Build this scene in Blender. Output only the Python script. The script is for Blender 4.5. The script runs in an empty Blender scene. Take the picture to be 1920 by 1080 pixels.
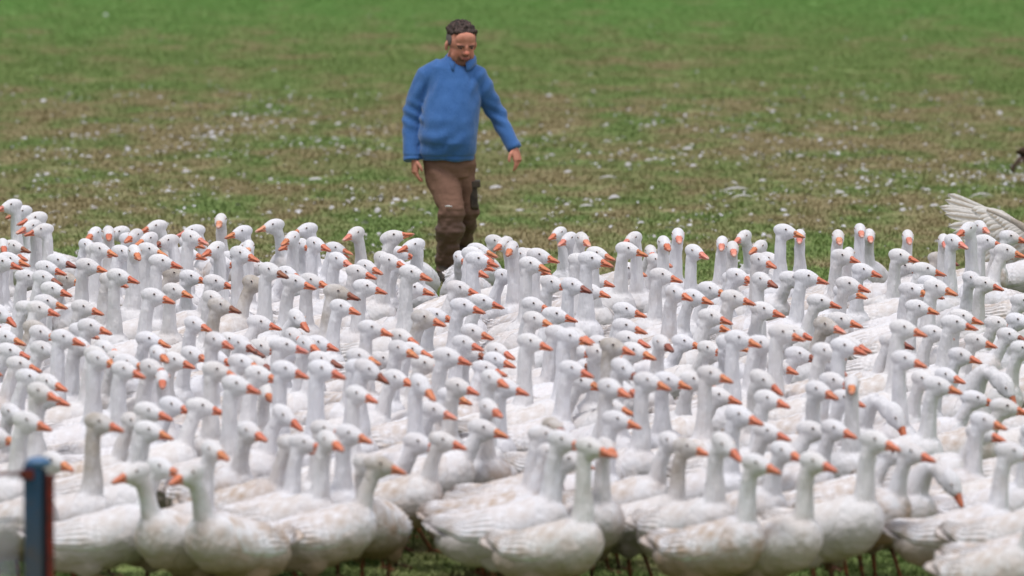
import bpy, bmesh, math, random
from mathutils import Vector, Matrix, noise, Euler
import numpy as np
R = math.radians
random.seed(7)
scene = bpy.context.scene
col = scene.collection

# ---------------------------------------------------------------- camera
FPX = 13950.0
TILT = math.atan(1118 / FPX)
cam_d = bpy.data.cameras.new('camera')
cam = bpy.data.objects.new('camera', cam_d)
col.objects.link(cam)
cam.location = (0, 0, 4.0)
cam.rotation_euler = (math.pi / 2 - TILT, 0, 0)
cam_d.sensor_width = 36.0
cam_d.lens = FPX * 36.0 / 1920.0
cam_d.clip_start = 0.5
cam_d.clip_end = 3000
cam_d.dof.use_dof = True
cam_d.dof.focus_distance = 43.8
cam_d.dof.aperture_fstop = 3.5
scene.camera = cam

# ---------------------------------------------------------------- sky and sun (bright overcast day)
SUN_EL, SUN_AZ = R(68), R(-50)          # high, behind the camera's left shoulder
world = bpy.data.worlds.new('World')
scene.world = world
world.use_nodes = True
wn, wl = world.node_tree.nodes, world.node_tree.links
for n in list(wn):
    wn.remove(n)
w_out = wn.new('ShaderNodeOutputWorld')
w_bg = wn.new('ShaderNodeBackground')
w_sky = wn.new('ShaderNodeTexSky')
w_sky.sky_type = 'NISHITA'
w_sky.sun_disc = False
w_sky.sun_elevation = SUN_EL
w_sky.sun_rotation = math.pi + SUN_AZ
w_sky.dust_density = 3.0
w_hsv = wn.new('ShaderNodeHueSaturation')
w_hsv.inputs['Saturation'].default_value = 0.42
wl.new(w_sky.outputs[0], w_hsv.inputs['Color'])
wl.new(w_hsv.outputs[0], w_bg.inputs['Color'])
w_bg.inputs['Strength'].default_value = 0.12
wl.new(w_bg.outputs[0], w_out.inputs['Surface'])
sun_d = bpy.data.lights.new('sun', 'SUN')
sun_d.energy = 1.5
sun_d.angle = R(14)
sun_d.color = (1.0, 0.975, 0.955)
sun = bpy.data.objects.new('sun', sun_d)
col.objects.link(sun)
# direction towards the sun: behind the camera (-y), slightly left
sdir = Vector((math.sin(SUN_AZ) * math.cos(SUN_EL), -math.cos(SUN_AZ) * math.cos(SUN_EL), math.sin(SUN_EL)))
sun.rotation_euler = sdir.to_track_quat('Z', 'Y').to_euler()
scene.view_settings.view_transform = 'Standard'
scene.view_settings.look = 'None'
scene.view_settings.gamma = 1
scene.view_settings.use_curve_mapping = False
scene.view_settings.exposure = 0.48

# ---------------------------------------------------------------- helpers
def tag(o, label=None, cat=None, group=None, kind=None):
    if label: o['label'] = label
    if cat: o['category'] = cat
    if group: o['group'] = group
    if kind: o['kind'] = kind
    return o

def mesh(name, V, Fc, mat=None, smooth=True):
    me = bpy.data.meshes.new(name)
    me.from_pydata([tuple(v) for v in V], [], Fc)
    me.update()
    if smooth:
        me.polygons.foreach_set('use_smooth', [True] * len(me.polygons))
    if mat: me.materials.append(mat)
    return me

def link(name, me, parent=None, loc=(0, 0, 0), rot=(0, 0, 0)):
    o = bpy.data.objects.new(name, me)
    col.objects.link(o)
    o.location = loc
    o.rotation_euler = rot
    if parent: o.parent = parent
    return o

def tube(path, rad, seg=14, up=None, power=2.0):
    """closed loft: path points, rad = (side, up) per point"""
    path = [Vector(p) for p in path]
    V, Fc = [], []
    n = len(path)
    if up is None:
        dv = path[-1] - path[0]
        up = (0, 1, 0) if abs(dv.z) > .6 * dv.length else (0, 0, 1)
    upv = Vector(up)
    for i, p in enumerate(path):
        a = path[max(0, i - 1)]; b = path[min(n - 1, i + 1)]
        t = (b - a)
        t = t.normalized() if t.length > 1e-9 else Vector((1, 0, 0))
        side = t.cross(upv)
        if side.length < 1e-4: side = t.cross(Vector((0, 1, 0)))
        side.normalize()
        u2 = side.cross(t).normalized()
        r = rad[i]
        if not isinstance(r, (tuple, list)): r = (r, r)
        for k in range(seg):
            th = 2 * math.pi * k / seg
            c, s = math.cos(th), math.sin(th)
            if power != 2.0:
                c = math.copysign(abs(c) ** (2 / power), c); s = math.copysign(abs(s) ** (2 / power), s)
            V.append(p + side * (r[0] * c) + u2 * (r[1] * s))
    for i in range(n - 1):
        for k in range(seg):
            k2 = (k + 1) % seg
            Fc.append((i * seg + k, i * seg + k2, (i + 1) * seg + k2, (i + 1) * seg + k))
    Fc.append(tuple(range(seg - 1, -1, -1)))
    Fc.append(tuple((n - 1) * seg + k for k in range(seg)))
    return V, Fc

def ellipsoid(c, r, rot=None, seg=16, rings=10):
    V, Fc = [], []
    M = rot if rot is not None else Matrix.Identity(3)
    c = Vector(c)
    V.append(c + M @ Vector((0, 0, r[2])))
    for i in range(1, rings):
        ph = math.pi * i / rings
        for k in range(seg):
            th = 2 * math.pi * k / seg
            V.append(c + M @ Vector((r[0] * math.sin(ph) * math.cos(th), r[1] * math.sin(ph) * math.sin(th), r[2] * math.cos(ph))))
    V.append(c + M @ Vector((0, 0, -r[2])))
    for k in range(seg):
        Fc.append((0, 1 + k, 1 + (k + 1) % seg))
    for i in range(rings - 2):
        for k in range(seg):
            a = 1 + i * seg; b = a + seg
            Fc.append((a + k, b + k, b + (k + 1) % seg, a + (k + 1) % seg))
    L = len(V) - 1; a = 1 + (rings - 2) * seg
    for k in range(seg):
        Fc.append((a + (k + 1) % seg, a + k, L))
    return V, Fc

def join(parts):
    V, Fc = [], []
    for v, f in parts:
        o = len(V)
        V += list(v)
        Fc += [tuple(i + o for i in q) for q in f]
    return V, Fc

def box(c, s, rot=None):
    M = rot if rot is not None else Matrix.Identity(3)
    c = Vector(c)
    V = [c + M @ Vector((x * s[0] / 2, y * s[1] / 2, z * s[2] / 2)) for x in (-1, 1) for y in (-1, 1) for z in (-1, 1)]
    return V, [(0, 1, 3, 2), (4, 6, 7, 5), (0, 4, 5, 1), (2, 3, 7, 6), (0, 2, 6, 4), (1, 5, 7, 3)]

def remesh(parts, voxel, iters=3, factor=0.5, name='m', mat=None):
    """join closed shapes into one continuous skin"""
    V, Fc = join(parts)
    me = mesh(name + '_raw', V, Fc)
    o = bpy.data.objects.new('tmp', me)
    col.objects.link(o)
    m = o.modifiers.new('r', 'REMESH'); m.mode = 'VOXEL'; m.voxel_size = voxel
    if iters:
        s = o.modifiers.new('s', 'SMOOTH'); s.iterations = iters; s.factor = factor
    dg = bpy.context.evaluated_depsgraph_get()
    out = bpy.data.meshes.new_from_object(o.evaluated_get(dg))
    out.name = name
    bpy.data.objects.remove(o); bpy.data.meshes.remove(me)
    out.polygons.foreach_set('use_smooth', [True] * len(out.polygons))
    out.materials.clear()
    if mat: out.materials.append(mat)
    return out

def coords(me):
    a = np.empty(len(me.vertices) * 3, dtype=np.float32)
    me.vertices.foreach_get('co', a)
    return a.reshape(-1, 3)

def normals(me):
    a = np.empty(len(me.vertices) * 3, dtype=np.float32)
    me.vertices.foreach_get('normal', a)
    return a.reshape(-1, 3)

def setco(me, a):
    me.vertices.foreach_set('co', a.astype(np.float32).ravel()); me.update()

def pnoise(P, seed, octs=3, f0=1.0):
    """cheap smooth noise made of rotated waves"""
    rs = np.random.RandomState(seed)
    out = np.zeros(len(P))
    amp = 1.0; f = f0; tot = 0
    for o in range(octs):
        for k in range(5):
            d = rs.normal(size=3); d /= np.linalg.norm(d)
            d2 = rs.normal(size=3); d2 /= np.linalg.norm(d2)
            ph, ph2 = rs.uniform(0, 6.28, 2)
            out += amp * np.sin(P @ d * f * 6.28 + ph + 1.2 * np.sin(P @ d2 * f * 4.1 + ph2)) / 5
        tot += amp
        amp *= 0.5; f *= 2.1
    return out * 1.6 / tot

class NT:
    def __init__(s, name, rough=0.7, spec=0.3):
        s.m = bpy.data.materials.new(name); s.m.use_nodes = True
        s.n = s.m.node_tree.nodes; s.l = s.m.node_tree.links
        s.b = s.n['Principled BSDF']
        s.b.inputs['Roughness'].default_value = rough
        s.b.inputs['Specular IOR Level'].default_value = spec
    def new(s, t, **kw):
        n = s.n.new(t)
        for k, v in kw.items(): setattr(n, k, v)
        return n
    def inp(s, sock, v):
        if isinstance(v, bpy.types.NodeSocket): s.l.new(v, sock)
        elif isinstance(v, (tuple, list)) and len(v) == 3 and sock.type == 'RGBA': sock.default_value = (*v, 1)
        else: sock.default_value = v
    def coord(s, kind='Object', scale=None):
        if kind == 'World':
            o = s.new('ShaderNodeNewGeometry').outputs['Position']
        else:
            o = s.new('ShaderNodeTexCoord').outputs[kind]
        if scale:
            m = s.new('ShaderNodeMapping'); s.l.new(o, m.inputs[0]); m.inputs['Scale'].default_value = scale
            o = m.outputs[0]
        return o
    def noise(s, vec, scale, detail=3, rough=0.55, dist=0.0):
        n = s.new('ShaderNodeTexNoise'); s.l.new(vec, n.inputs['Vector'])
        n.inputs['Scale'].default_value = scale; n.inputs['Detail'].default_value = detail
        n.inputs['Roughness'].default_value = rough; n.inputs['Distortion'].default_value = dist
        return n.outputs['Fac']
    def ramp(s, fac, lo, hi, a=0.0, b=1.0):
        n = s.new('ShaderNodeMapRange'); s.inp(n.inputs[0], fac)
        n.inputs[1].default_value = lo; n.inputs[2].default_value = hi
        n.inputs[3].default_value = a; n.inputs[4].default_value = b
        return n.outputs[0]
    def mix(s, fac, a, b, mode='MIX'):
        n = s.new('ShaderNodeMix', data_type='RGBA', blend_type=mode)
        s.inp(n.inputs[0], fac); s.inp(n.inputs[6], a); s.inp(n.inputs[7], b)
        return n.outputs[2]
    def math(s, op, a, b=0.0):
        n = s.new('ShaderNodeMath', operation=op); s.inp(n.inputs[0], a); s.inp(n.inputs[1], b)
        return n.outputs[0]
    def sep(s, v):
        n = s.new('ShaderNodeSeparateXYZ'); s.l.new(v, n.inputs[0]); return n.outputs
    def base(s, c): s.inp(s.b.inputs['Base Color'], c)
    def bump(s, h, strength=0.3, dist=0.01):
        n = s.new('ShaderNodeBump'); s.inp(n.inputs['Height'], h)
        n.inputs['Strength'].default_value = strength; n.inputs['Distance'].default_value = dist
        s.l.new(n.outputs[0], s.b.inputs['Normal'])

# ---------------------------------------------------------------- ground
def ground_color(t, P, blades=False):
    x = t.sep(P)
    Pm = t.new('ShaderNodeMapping'); t.l.new(P, Pm.inputs[0]); Pm.inputs['Scale'].default_value = (1, 0.42, 1)
    big = t.noise(Pm.outputs[0], 0.42, 3, 0.55)
    med = t.noise(Pm.outputs[0], 1.5, 3, 0.6)
    fine = t.noise(P, 6.0, 3, 0.6)
    # the worn belt behind the flock: brown patches between y = 50 and 77 m
    yy = t.math('ADD', x[1], t.math('MULTIPLY', t.math('SUBTRACT', big, 0.5), 22.0))
    belt = t.math('MULTIPLY', t.ramp(yy, 47, 58, 0.25, 1), t.ramp(yy, 72, 79, 1, 0))
    band = t.math('MULTIPLY', t.ramp(yy, 79, 82, 0, 1), t.ramp(yy, 84, 90, 1, 0))
    wear = t.math('ADD', t.math('MULTIPLY', belt, 0.12), t.math('MULTIPLY', band, 0.07))
    f = t.math('ADD', t.math('ADD', t.math('MULTIPLY', med, 0.62), t.math('ADD', t.math('MULTIPLY', fine, 0.08), t.math('MULTIPLY', big, 0.30))), wear)
    f = t.ramp(f, 0.53, 0.675, 0, 0.85)
    g1 = t.mix(t.ramp(fine, 0.3, 0.7), (0.158, 0.245, 0.064), (0.212, 0.288, 0.100))
    g1 = t.mix(t.ramp(med, 0.35, 0.6, 0.5, 0), g1, (0.112, 0.192, 0.050))
    far = t.ramp(yy, 80, 98)
    g1 = t.mix(far, g1, (0.135, 0.295, 0.070))
    b1 = t.mix(t.ramp(fine, 0.35, 0.7), (0.268, 0.198, 0.112), (0.345, 0.272, 0.168))
    return t.mix(f, g1, b1), f

t = NT('meadow_soil', 0.95, 0.1)
P = t.coord('World')
c, f = ground_color(t, P)
c = t.mix(0.25, c, (0.20, 0.175, 0.10))
t.base(c); t.bump(t.noise(P, 25, 4), 0.5, 0.02)
M_soil = t.m
t = NT('grass_blades', 0.75, 0.2)
P = t.coord('World')
c, f = ground_color(t, P)
info = t.new('ShaderNodeNewGeometry')
rnd = info.outputs['Random Per Island']
c = t.mix(t.ramp(rnd, 0, 1, 0, 0.30), c, (0.21, 0.20, 0.09))
t.base(c)
M_grass = t.m

nx, ny = 60, 120
V, Fc = [], []
ys = [-60 + 3 * i for i in range(20)] + [20 + i for i in range(90)] + [110 * 1.35 ** (i + 1) for i in range(9)]
xs = [-900, -400, -180, -80, -40] + [-20 + i for i in range(41)] + [40, 80, 180, 400, 900]
for y in ys:
    for x in xs:
        V.append((x, y, 0))
W_ = len(xs)
for j in range(len(ys) - 1):
    for i in range(W_ - 1):
        Fc.append((j * W_ + i, j * W_ + i + 1, (j + 1) * W_ + i + 1, (j + 1) * W_ + i))
ground = link('ground', mesh('ground', V, Fc, M_soil, False))
tag(ground, kind='structure')

# grass: tufts scattered over the seen part of the meadow
def tuft(seed, n, h0, h1, rad):
    rs = random.Random(seed)
    V, Fc = [], []
    for _ in range(n):
        a = rs.uniform(0, 6.28); r = rad * math.sqrt(rs.random())
        x, y = r * math.cos(a), r * math.sin(a)
        h = rs.uniform(h0, h1); w = rs.uniform(0.0025, 0.0055)
        b = rs.uniform(0, 6.28); lean = rs.uniform(0.1, 1.3) * h
        d = Vector((math.cos(b), math.sin(b), 0)); s = Vector((-math.sin(b), math.cos(b), 0))
        o = Vector((x, y, -0.005))
        k = len(V)
        m = o + d * lean * 0.35 + Vector((0, 0, h * 0.6))
        e = o + d * lean + Vector((0, 0, h))
        V += [o - s * w, o + s * w, m + s * w * 0.8, m - s * w * 0.8, e]
        Fc += [(k, k + 1, k + 2, k + 3), (k + 3, k + 2, k + 4)]
    return mesh('tuft', V, Fc, M_grass, False)
tufts = bpy.data.collections.new('grass_tufts')
for i in range(5):
    o = bpy.data.objects.new('grass_tuft_source', tuft(i, 60, 0.010, 0.026 + 0.005 * i, 0.13))
    tufts.objects.link(o)
V = []; ring = [27.5, 40, 46, 60, 80, 106]
for y in ring:
    hw = 960 / FPX * y * 1.08 + 0.6
    V += [(-hw, y, 0), (hw, y, 0)]
Fc = [(2 * i, 2 * i + 1, 2 * i + 3, 2 * i + 2) for i in range(len(ring) - 1)]
grass = link('meadow_grass', mesh('meadow_grass', V, Fc, M_grass, False))
tag(grass, 'short grazed grass, green with worn brown patches, under and behind the flock', 'grass', kind='stuff')
ng = bpy.data.node_groups.new('scatter', 'GeometryNodeTree')
ng.interface.new_socket('Geometry', in_out='INPUT', socket_type='NodeSocketGeometry')
ng.interface.new_socket('Geometry', in_out='OUTPUT', socket_type='NodeSocketGeometry')
gi = ng.nodes.new('NodeGroupInput'); go = ng.nodes.new('NodeGroupOutput')
dp = ng.nodes.new('GeometryNodeDistributePointsOnFaces'); dp.inputs['Density'].default_value = 62; dp.inputs['Seed'].default_value = 4
ip = ng.nodes.new('GeometryNodeInstanceOnPoints')
ci = ng.nodes.new('GeometryNodeCollectionInfo'); ci.inputs['Collection'].default_value = tufts
ci.inputs['Separate Children'].default_value = True; ci.inputs['Reset Children'].default_value = True
rv = ng.nodes.new('FunctionNodeRandomValue'); rv.data_type = 'FLOAT_VECTOR'
rv.inputs[0].default_value = (0, 0, 0); rv.inputs[1].default_value = (0, 0, 6.283)
rs_ = ng.nodes.new('FunctionNodeRandomValue'); rs_.data_type = 'FLOAT'; rs_.inputs[2].default_value = 0.6; rs_.inputs[3].default_value = 1.35
ng.links.new(gi.outputs[0], dp.inputs[0]); ng.links.new(dp.outputs[0], ip.inputs['Points'])
ng.links.new(ci.outputs[0], ip.inputs['Instance']); ip.inputs['Pick Instance'].default_value = True
ng.links.new(rv.outputs[0], ip.inputs['Rotation']); ng.links.new(rs_.outputs[1], ip.inputs['Scale'])
ng.links.new(ip.outputs[0], go.inputs[0])
md = grass.modifiers.new('scatter', 'NODES'); md.node_group = ng

# ---------------------------------------------------------------- materials of the birds
t = NT('goose_plumage', 0.85, 0.15)
P = t.coord('Object')
oi = t.new('ShaderNodeObjectInfo')
cs = t.new('ShaderNodeSeparateColor'); t.l.new(oi.outputs['Color'], cs.inputs[0])
dirt, hdirt, cream = cs.outputs[0], cs.outputs[1], cs.outputs[2]
va = t.new('ShaderNodeVectorMath', operation='ADD'); t.l.new(P, va.inputs[0])
vm = t.new('ShaderNodeVectorMath', operation='SCALE'); vm.inputs[0].default_value = (7, 3, 5); t.l.new(oi.outputs['Random'], vm.inputs['Scale'])
t.l.new(vm.outputs[0], va.inputs[1]); PR = va.outputs[0]
xyz = t.sep(P)
n1 = t.noise(PR, 9, 4, 0.6); n2 = t.noise(PR, 30, 3, 0.6)
base = t.mix(t.math('MULTIPLY', cream, 0.5), (0.68, 0.675, 0.712), (0.68, 0.655, 0.635))
stain = t.math('MULTIPLY', t.ramp(n1, 0.38, 0.62), t.ramp(dirt, 0, 1, 0.08, 1.0))
stain = t.math('MULTIPLY', stain, t.ramp(xyz[2], 0.36, 0.47, 1.0, 0.35))
c = t.mix(stain, base, (0.40, 0.30, 0.235))
# mud on the belly and behind the legs
zb = t.math('ADD', xyz[2], t.math('MULTIPLY', t.math('SUBTRACT', n1, 0.5), 0.16))
mud = t.math('MULTIPLY', t.ramp(zb, 0.20, 0.37, 1, 0), t.ramp(dirt, 0, 0.8, 0.5, 1.0))
c = t.mix(mud, c, (0.27, 0.185, 0.115))
# grubby heads of some of the birds
hd = t.math('MULTIPLY', t.math('MULTIPLY', t.ramp(xyz[2], 0.38, 0.56), hdirt), t.ramp(t.math('ADD', n1, t.math('MULTIPLY', n2, 0.3)), 0.45, 0.75, 0.35, 1))
c = t.mix(hd, c, (0.36, 0.31, 0.26))
c = t.mix(t.math('MULTIPLY', t.ramp(n2, 0.55, 0.75), 0.16), c, (0.55, 0.48, 0.40))
t.base(c)
# furrowed neck feathers: streaks along the neck, small scales on the body
Pn = t.coord('Object', (1, 1, 0.22))
fur = t.noise(Pn, 95, 2, 0.5, 0.4)
vo = t.new('ShaderNodeTexVoronoi'); t.l.new(t.coord('Object', (0.6, 1, 1)), vo.inputs['Vector']); vo.inputs['Scale'].default_value = 42
neckm = t.ramp(xyz[2], 0.36, 0.46)
h = t.math('ADD', t.math('MULTIPLY', fur, neckm), t.math('MULTIPLY', t.math('MULTIPLY', vo.outputs['Distance'], 0.35), t.ramp(xyz[2], 0.36, 0.46, 1, 0)))
h = t.math('ADD', h, t.math('MULTIPLY', n2, 0.5))
t.bump(h, 0.55, 0.012)
t.b.inputs['Subsurface Weight'].default_value = 0.0
M_plume = t.m

t = NT('wing_feathers', 0.8, 0.15)
P = t.coord('Object')
at = t.new('ShaderNodeAttribute', attribute_name='edge')
oi = t.new('ShaderNodeObjectInfo')
cs = t.new('ShaderNodeSeparateColor'); t.l.new(oi.outputs['Color'], cs.inputs[0])
n1 = t.noise(P, 14, 4, 0.6)
xyz = t.sep(P)
base = t.mix(t.math('MULTIPLY', cs.outputs[2], 0.5), (0.69, 0.68, 0.715), (0.67, 0.64, 0.61))
rear = t.ramp(xyz[0], -0.36, -0.02, 1, 0.25)
e = t.math('MULTIPLY', t.math('MULTIPLY', at.outputs['Fac'], rear), t.ramp(cs.outputs[0], 0, 1, 0.85, 1.0))
c = t.mix(e, base, (0.24, 0.17, 0.125))  # brown feather edging, deepened to paint in shade of the gaps between feathers
st = t.math('MULTIPLY', t.ramp(n1, 0.38, 0.64), t.ramp(cs.outputs[0], 0, 1, 0.22, 1.0))
c = t.mix(st, c, (0.40, 0.30, 0.225))
t.base(c)
t.bump(t.noise(t.coord('Object', (0.25, 1, 1)), 120, 2), 0.3, 0.004)
M_wing = t.m

def bill_mat(name, a, b, tip):
    t = NT(name, 0.45, 0.4)
    P = t.coord('Object'); at = t.new('ShaderNodeAttribute', attribute_name='along')
    oi = t.new('ShaderNodeObjectInfo')
    n = t.noise(P, 60, 3, 0.6)
    c = t.mix(t.ramp(n, 0.4, 0.65), a, b)
    r2 = t.math('FRACT', t.math('MULTIPLY', oi.outputs['Random'], 7.31))
    c = t.mix(t.ramp(oi.outputs['Random'], 0, 1, 0, 0.55), c, (a[0] * .78, a[1] * .55, a[2] * .8))
    c = t.mix(t.ramp(r2, 0.6, 1, 0, 0.4), c, (a[0], a[1] * 1.45, a[2] * .9))
    vs = t.new('ShaderNodeVectorMath', operation='ADD'); t.l.new(P, vs.inputs[0])
    sc_ = t.new('ShaderNodeVectorMath', operation='SCALE'); sc_.inputs[0].default_value = (5, 3, 4); t.l.new(oi.outputs['Random'], sc_.inputs['Scale']); t.l.new(sc_.outputs[0], vs.inputs[1])
    m2 = t.noise(vs.outputs[0], 32, 3, .6)
    c = t.mix(t.math('MULTIPLY', t.ramp(m2, 0.52, 0.66), t.ramp(r2, 0, 1, .1, .7)), c, (0.20, 0.075, 0.045))
    c = t.mix(t.ramp(at.outputs['Fac'], 0.72, 0.9), c, tip)
    t.base(c); t.bump(n, 0.2, 0.003)
    return t.m
M_bill = bill_mat('bill_orange', (0.64, 0.205, 0.098), (0.54, 0.150, 0.080), (0.46, 0.20, 0.14))
M_billk = bill_mat('bill_pink', (0.72, 0.28, 0.19), (0.62, 0.19, 0.13), (0.62, 0.38, 0.31))
M_billd = bill_mat('bill_dark', (0.24, 0.085, 0.05), (0.38, 0.10, 0.055), (0.14, 0.07, 0.055))
t = NT('leg_skin', 0.55, 0.3); P = t.coord('Object')
t.base(t.mix(t.ramp(t.noise(P, 30, 3), 0.4, 0.6), (0.30, 0.105, 0.05), (0.13, 0.075, 0.045))); M_leg = t.m
t = NT('eye_iris', 0.12, 0.6); t.base((0.018, 0.02, 0.028)); M_eye = t.m
t = NT('eye_ring', 0.5, 0.3); t.base((0.66, 0.50, 0.42)); M_ring = t.m
t = NT('mouth_dark', 0.6, 0.3); t.base((0.09, 0.03, 0.02)); M_dark = t.m
t = NT('brown_quill', 0.7, 0.2); P = t.coord('Object')
t.base(t.mix(t.ramp(t.noise(P, 40, 3), 0.4, 0.65), (0.19, 0.115, 0.075), (0.36, 0.25, 0.17))); M_quill = t.m
t = NT('loose_feather', 0.85, 0.15); P = t.coord('Object')
rn = t.new('ShaderNodeNewGeometry').outputs['Random Per Island']
t.base(t.mix(t.ramp(rn, 0.25, 0.9, 0, 0.9), (0.56, 0.55, 0.58), (0.30, 0.27, 0.24))); M_loose = t.m
def leaf_mat(name, ca, cb):
    t = NT(name, 0.8, 0.2)
    P = t.coord('Object'); at = t.new('ShaderNodeAttribute', attribute_name='edge')
    c = t.mix(t.ramp(t.noise(t.coord('Object', (0.3, 1, 1)), 90, 2), 0.4, 0.65), ca, cb)
    c = t.mix(at.outputs['Fac'], c, (0.40, 0.33, 0.25)); t.base(c)
    return t.m
M_flight = leaf_mat('flight_feather', (0.50, 0.48, 0.45), (0.64, 0.62, 0.60))

# ---------------------------------------------------------------- goose geometry
BODY = [(-.325, .306, .018, .016), (-.295, .298, .054, .044), (-.235, .284, .10, .080), (-.155, .275, .134, .108), (-.05, .277, .150, .123),
        (.05, .286, .152, .127), (.14, .312, .138, .122), (.205, .330, .108, .104), (.25, .345, .070, .075), (.275, .352, .025, .03)]
BODY = [(x * .88 if x < 0 else x, z + .13 * min(x, .2) + .004, a, b) for x, z, a, b in BODY]     # chest carried a little higher than the rump
def body_at(x):
    if x <= BODY[0][0]: b = BODY[0]; return b[1:]
    for a, b in zip(BODY, BODY[1:]):
        if a[0] <= x <= b[0]:
            k = (x - a[0]) / (b[0] - a[0]); k = k * k * (3 - 2 * k) * 0.4 + k * 0.6
            return tuple(a[i] + (b[i] - a[i]) * k for i in (1, 2, 3))
    return BODY[-1][1:]
HT = {0: (.555, .325), 1: (.62, .30), 2: (.69, .265), 3: (.765, .235)}
HSV = Vector((1.34, 1.14, 1.28))
def hs(p): return Vector((p[0] * HSV.x, p[1] * HSV.y, p[2] * HSV.z))

def bez(p0, p1, p2, p3, k):
    return p0 * (1 - k) ** 3 + p1 * 3 * k * (1 - k) ** 2 + p2 * 3 * k * k * (1 - k) + p3 * k ** 3

def head_frame(ty, rel, pc):
    H, hx = HT[ty]
    if pc == 2: H, hx = .50, .40
    if pc == 3: H, hx = .72, .26
    r = .03; rr = R(rel)
    c = Vector((hx - r + r * math.cos(rr), r * math.sin(rr), H))
    pitch = {0: 3, 1: 19, 2: 50, 3: -20}[pc]
    M = Matrix.Rotation(rr, 3, 'Z') @ Matrix.Rotation(R(pitch), 3, 'Y')
    return c, M, hx, H

def goose_meshes(ty, rel, pc):
    c, M, hx, H = head_frame(ty, rel, pc)
    rs = random.Random(hash((ty, rel, pc)) & 0xffff)
    parts = []
    sec = [(x, body_at(x)) for x in [b[0] for b in BODY]]
    parts.append(tube([(x, 0, s[0]) for x, s in sec], [(s[1], s[2]) for x, s in sec], 26))
    # soft double fold of the belly and feathered thighs
    for sy in (-1, 1):
        parts.append(ellipsoid((-.085, sy * .055, .222), (.14, .06, .062)))
        parts.append(ellipsoid((-.015, sy * .082, .215), (.075, .045, .075), Matrix.Rotation(R(18), 3, 'Y')))
    parts.append(ellipsoid((.13, 0, .302), (.115, .120, .108)))
    # neck
    up = M @ Vector((0, 0, 1)); fw = M @ Vector((1, 0, 0))
    top = c - fw * .033 - up * .036
    p0 = Vector((.125, 0, .345)); 
    bend = {0: .07, 1: .06, 2: .038, 3: .015}[ty]
    if pc == 2:
        p1 = Vector((.22, 0, .59)); p2 = top + Vector((-.065, 0, .115))
    else:
        p1 = Vector((.225 + bend * .6, 0, .43)); p2 = top - Vector((bend + .012, 0, .14 + .1 * (H - .55)))
        if pc == 1: p2 += Vector((-.015, 0, .03))
    path, rad = [], []
    N = 16
    rt = .0335
    for i in range(N + 1):
        k = i / N
        path.append(bez(p0, p1, p2, top, k))
        r = rt + (.105 - rt) * (1 - k) ** 3.6
        r *= 1 + .10 * math.sin(math.pi * k)
        rad.append((r * .97, r * 1.03))
    parts.append(tube(path, rad, 18, up=(-1, 0, 0.001)))
    def E(p, r, ang=0):
        return ellipsoid(c + M @ hs(p), tuple(hs(r)), M @ Matrix.Rotation(R(ang), 3, 'Y'), 18, 12)
    parts.append(E((-.011, 0, -.001), (.053, .033, .0335), 5))
    parts.append(E((.010, 0, -.007), (.045, .0305, .0295), 9))
    parts.append(E((-.010, 0, -.020), (.036, .029, .028), 12))
    parts.append(E((.026, 0, -.008), (.026, .0215, .0235), 10))
    body = remesh(parts, .0072, 4, 0.5, 'goose_body', M_plume)
    a = coords(body); n = normals(body)
    z = a[:, 2]
    amp = np.where(z > .45, .0024, .0052)
    headm = np.linalg.norm(a - np.array(c), axis=1) < .088
    amp = np.where(headm, .0004, amp)
    d = pnoise(a * np.array([1, 1, .6]), 11 + ty, 3, 9.0) * amp
    # shallow vertical furrows on the neck
    nk = (z > .43) & (~headm)
    fur = pnoise(a * np.array([1, 1, .12]), 5, 1, 34.0)
    d = d + np.where(nk, fur * .0027, 0)
    setco(body, a + n * d[:, None])
    return body, bills(c, M, pc), eyes(c, M)

def bills(c, M, pc, gape=0):
    def loft(secs, zsh=0, rotd=0, name='upper_bill'):
        V, Fc = [], []; S = 10
        al = []
        Q = Matrix.Rotation(R(rotd), 3, 'Y')
        for (x, w, ht, hb, zc) in secs:
            for k in range(S):
                th = 2 * math.pi * k / S
                cy, sz = math.cos(th), math.sin(th)
                p = Vector((x - .03, w * math.copysign(abs(cy) ** .8, cy), zc + (ht if sz > 0 else hb) * sz))
                p = Q @ p; p.x += .03; p.z += zsh
                V.append(c + M @ hs(p)); al.append((x - .03) / .068)
        n = len(secs)
        for i in range(n - 1):
            for k in range(S):
                k2 = (k + 1) % S
                Fc.append((i * S + k, i * S + k2, (i + 1) * S + k2, (i + 1) * S + k))
        Fc.append(tuple(range(S - 1, -1, -1))); Fc.append(tuple((n - 1) * S + k for k in range(S)))
        me = mesh(name, V, Fc, M_bill)
        at = me.attributes.new('along', 'FLOAT', 'POINT'); at.data.foreach_set('value', al)
        return me
    upper = loft([(.024, .0215, .0230, .009, -.0070), (.035, .0200, .0205, .008, -.0090), (.047, .0182, .0160, .006, -.0115),
                  (.060, .0160, .0110, .005, -.0145), (.074, .0142, .0078, .004, -.0175), (.086, .0108, .0050, .004, -.0210), (.093, .0045, .0030, .0035, -.0240)])
    lower = loft([(.024, .0190, .0035, .0165, -.0170), (.040, .0170, .003, .0105, -.0190), (.057, .0140, .002, .0068, -.0215),
                  (.073, .0112, .002, .0042, -.0245), (.085, .0070, .0015, .003, -.0270)], 0, gape, 'lower_bill')
    nos = []
    for s in (-1, 1):
        nos.append(mesh('nostril', *ellipsoid(c + M @ hs((.052, s * .0165, -.0075)), (.0058, .0022, .0022), M @ Matrix.Rotation(R(22), 3, 'Y'), 8, 5), M_dark))
    return upper, lower, nos

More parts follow.
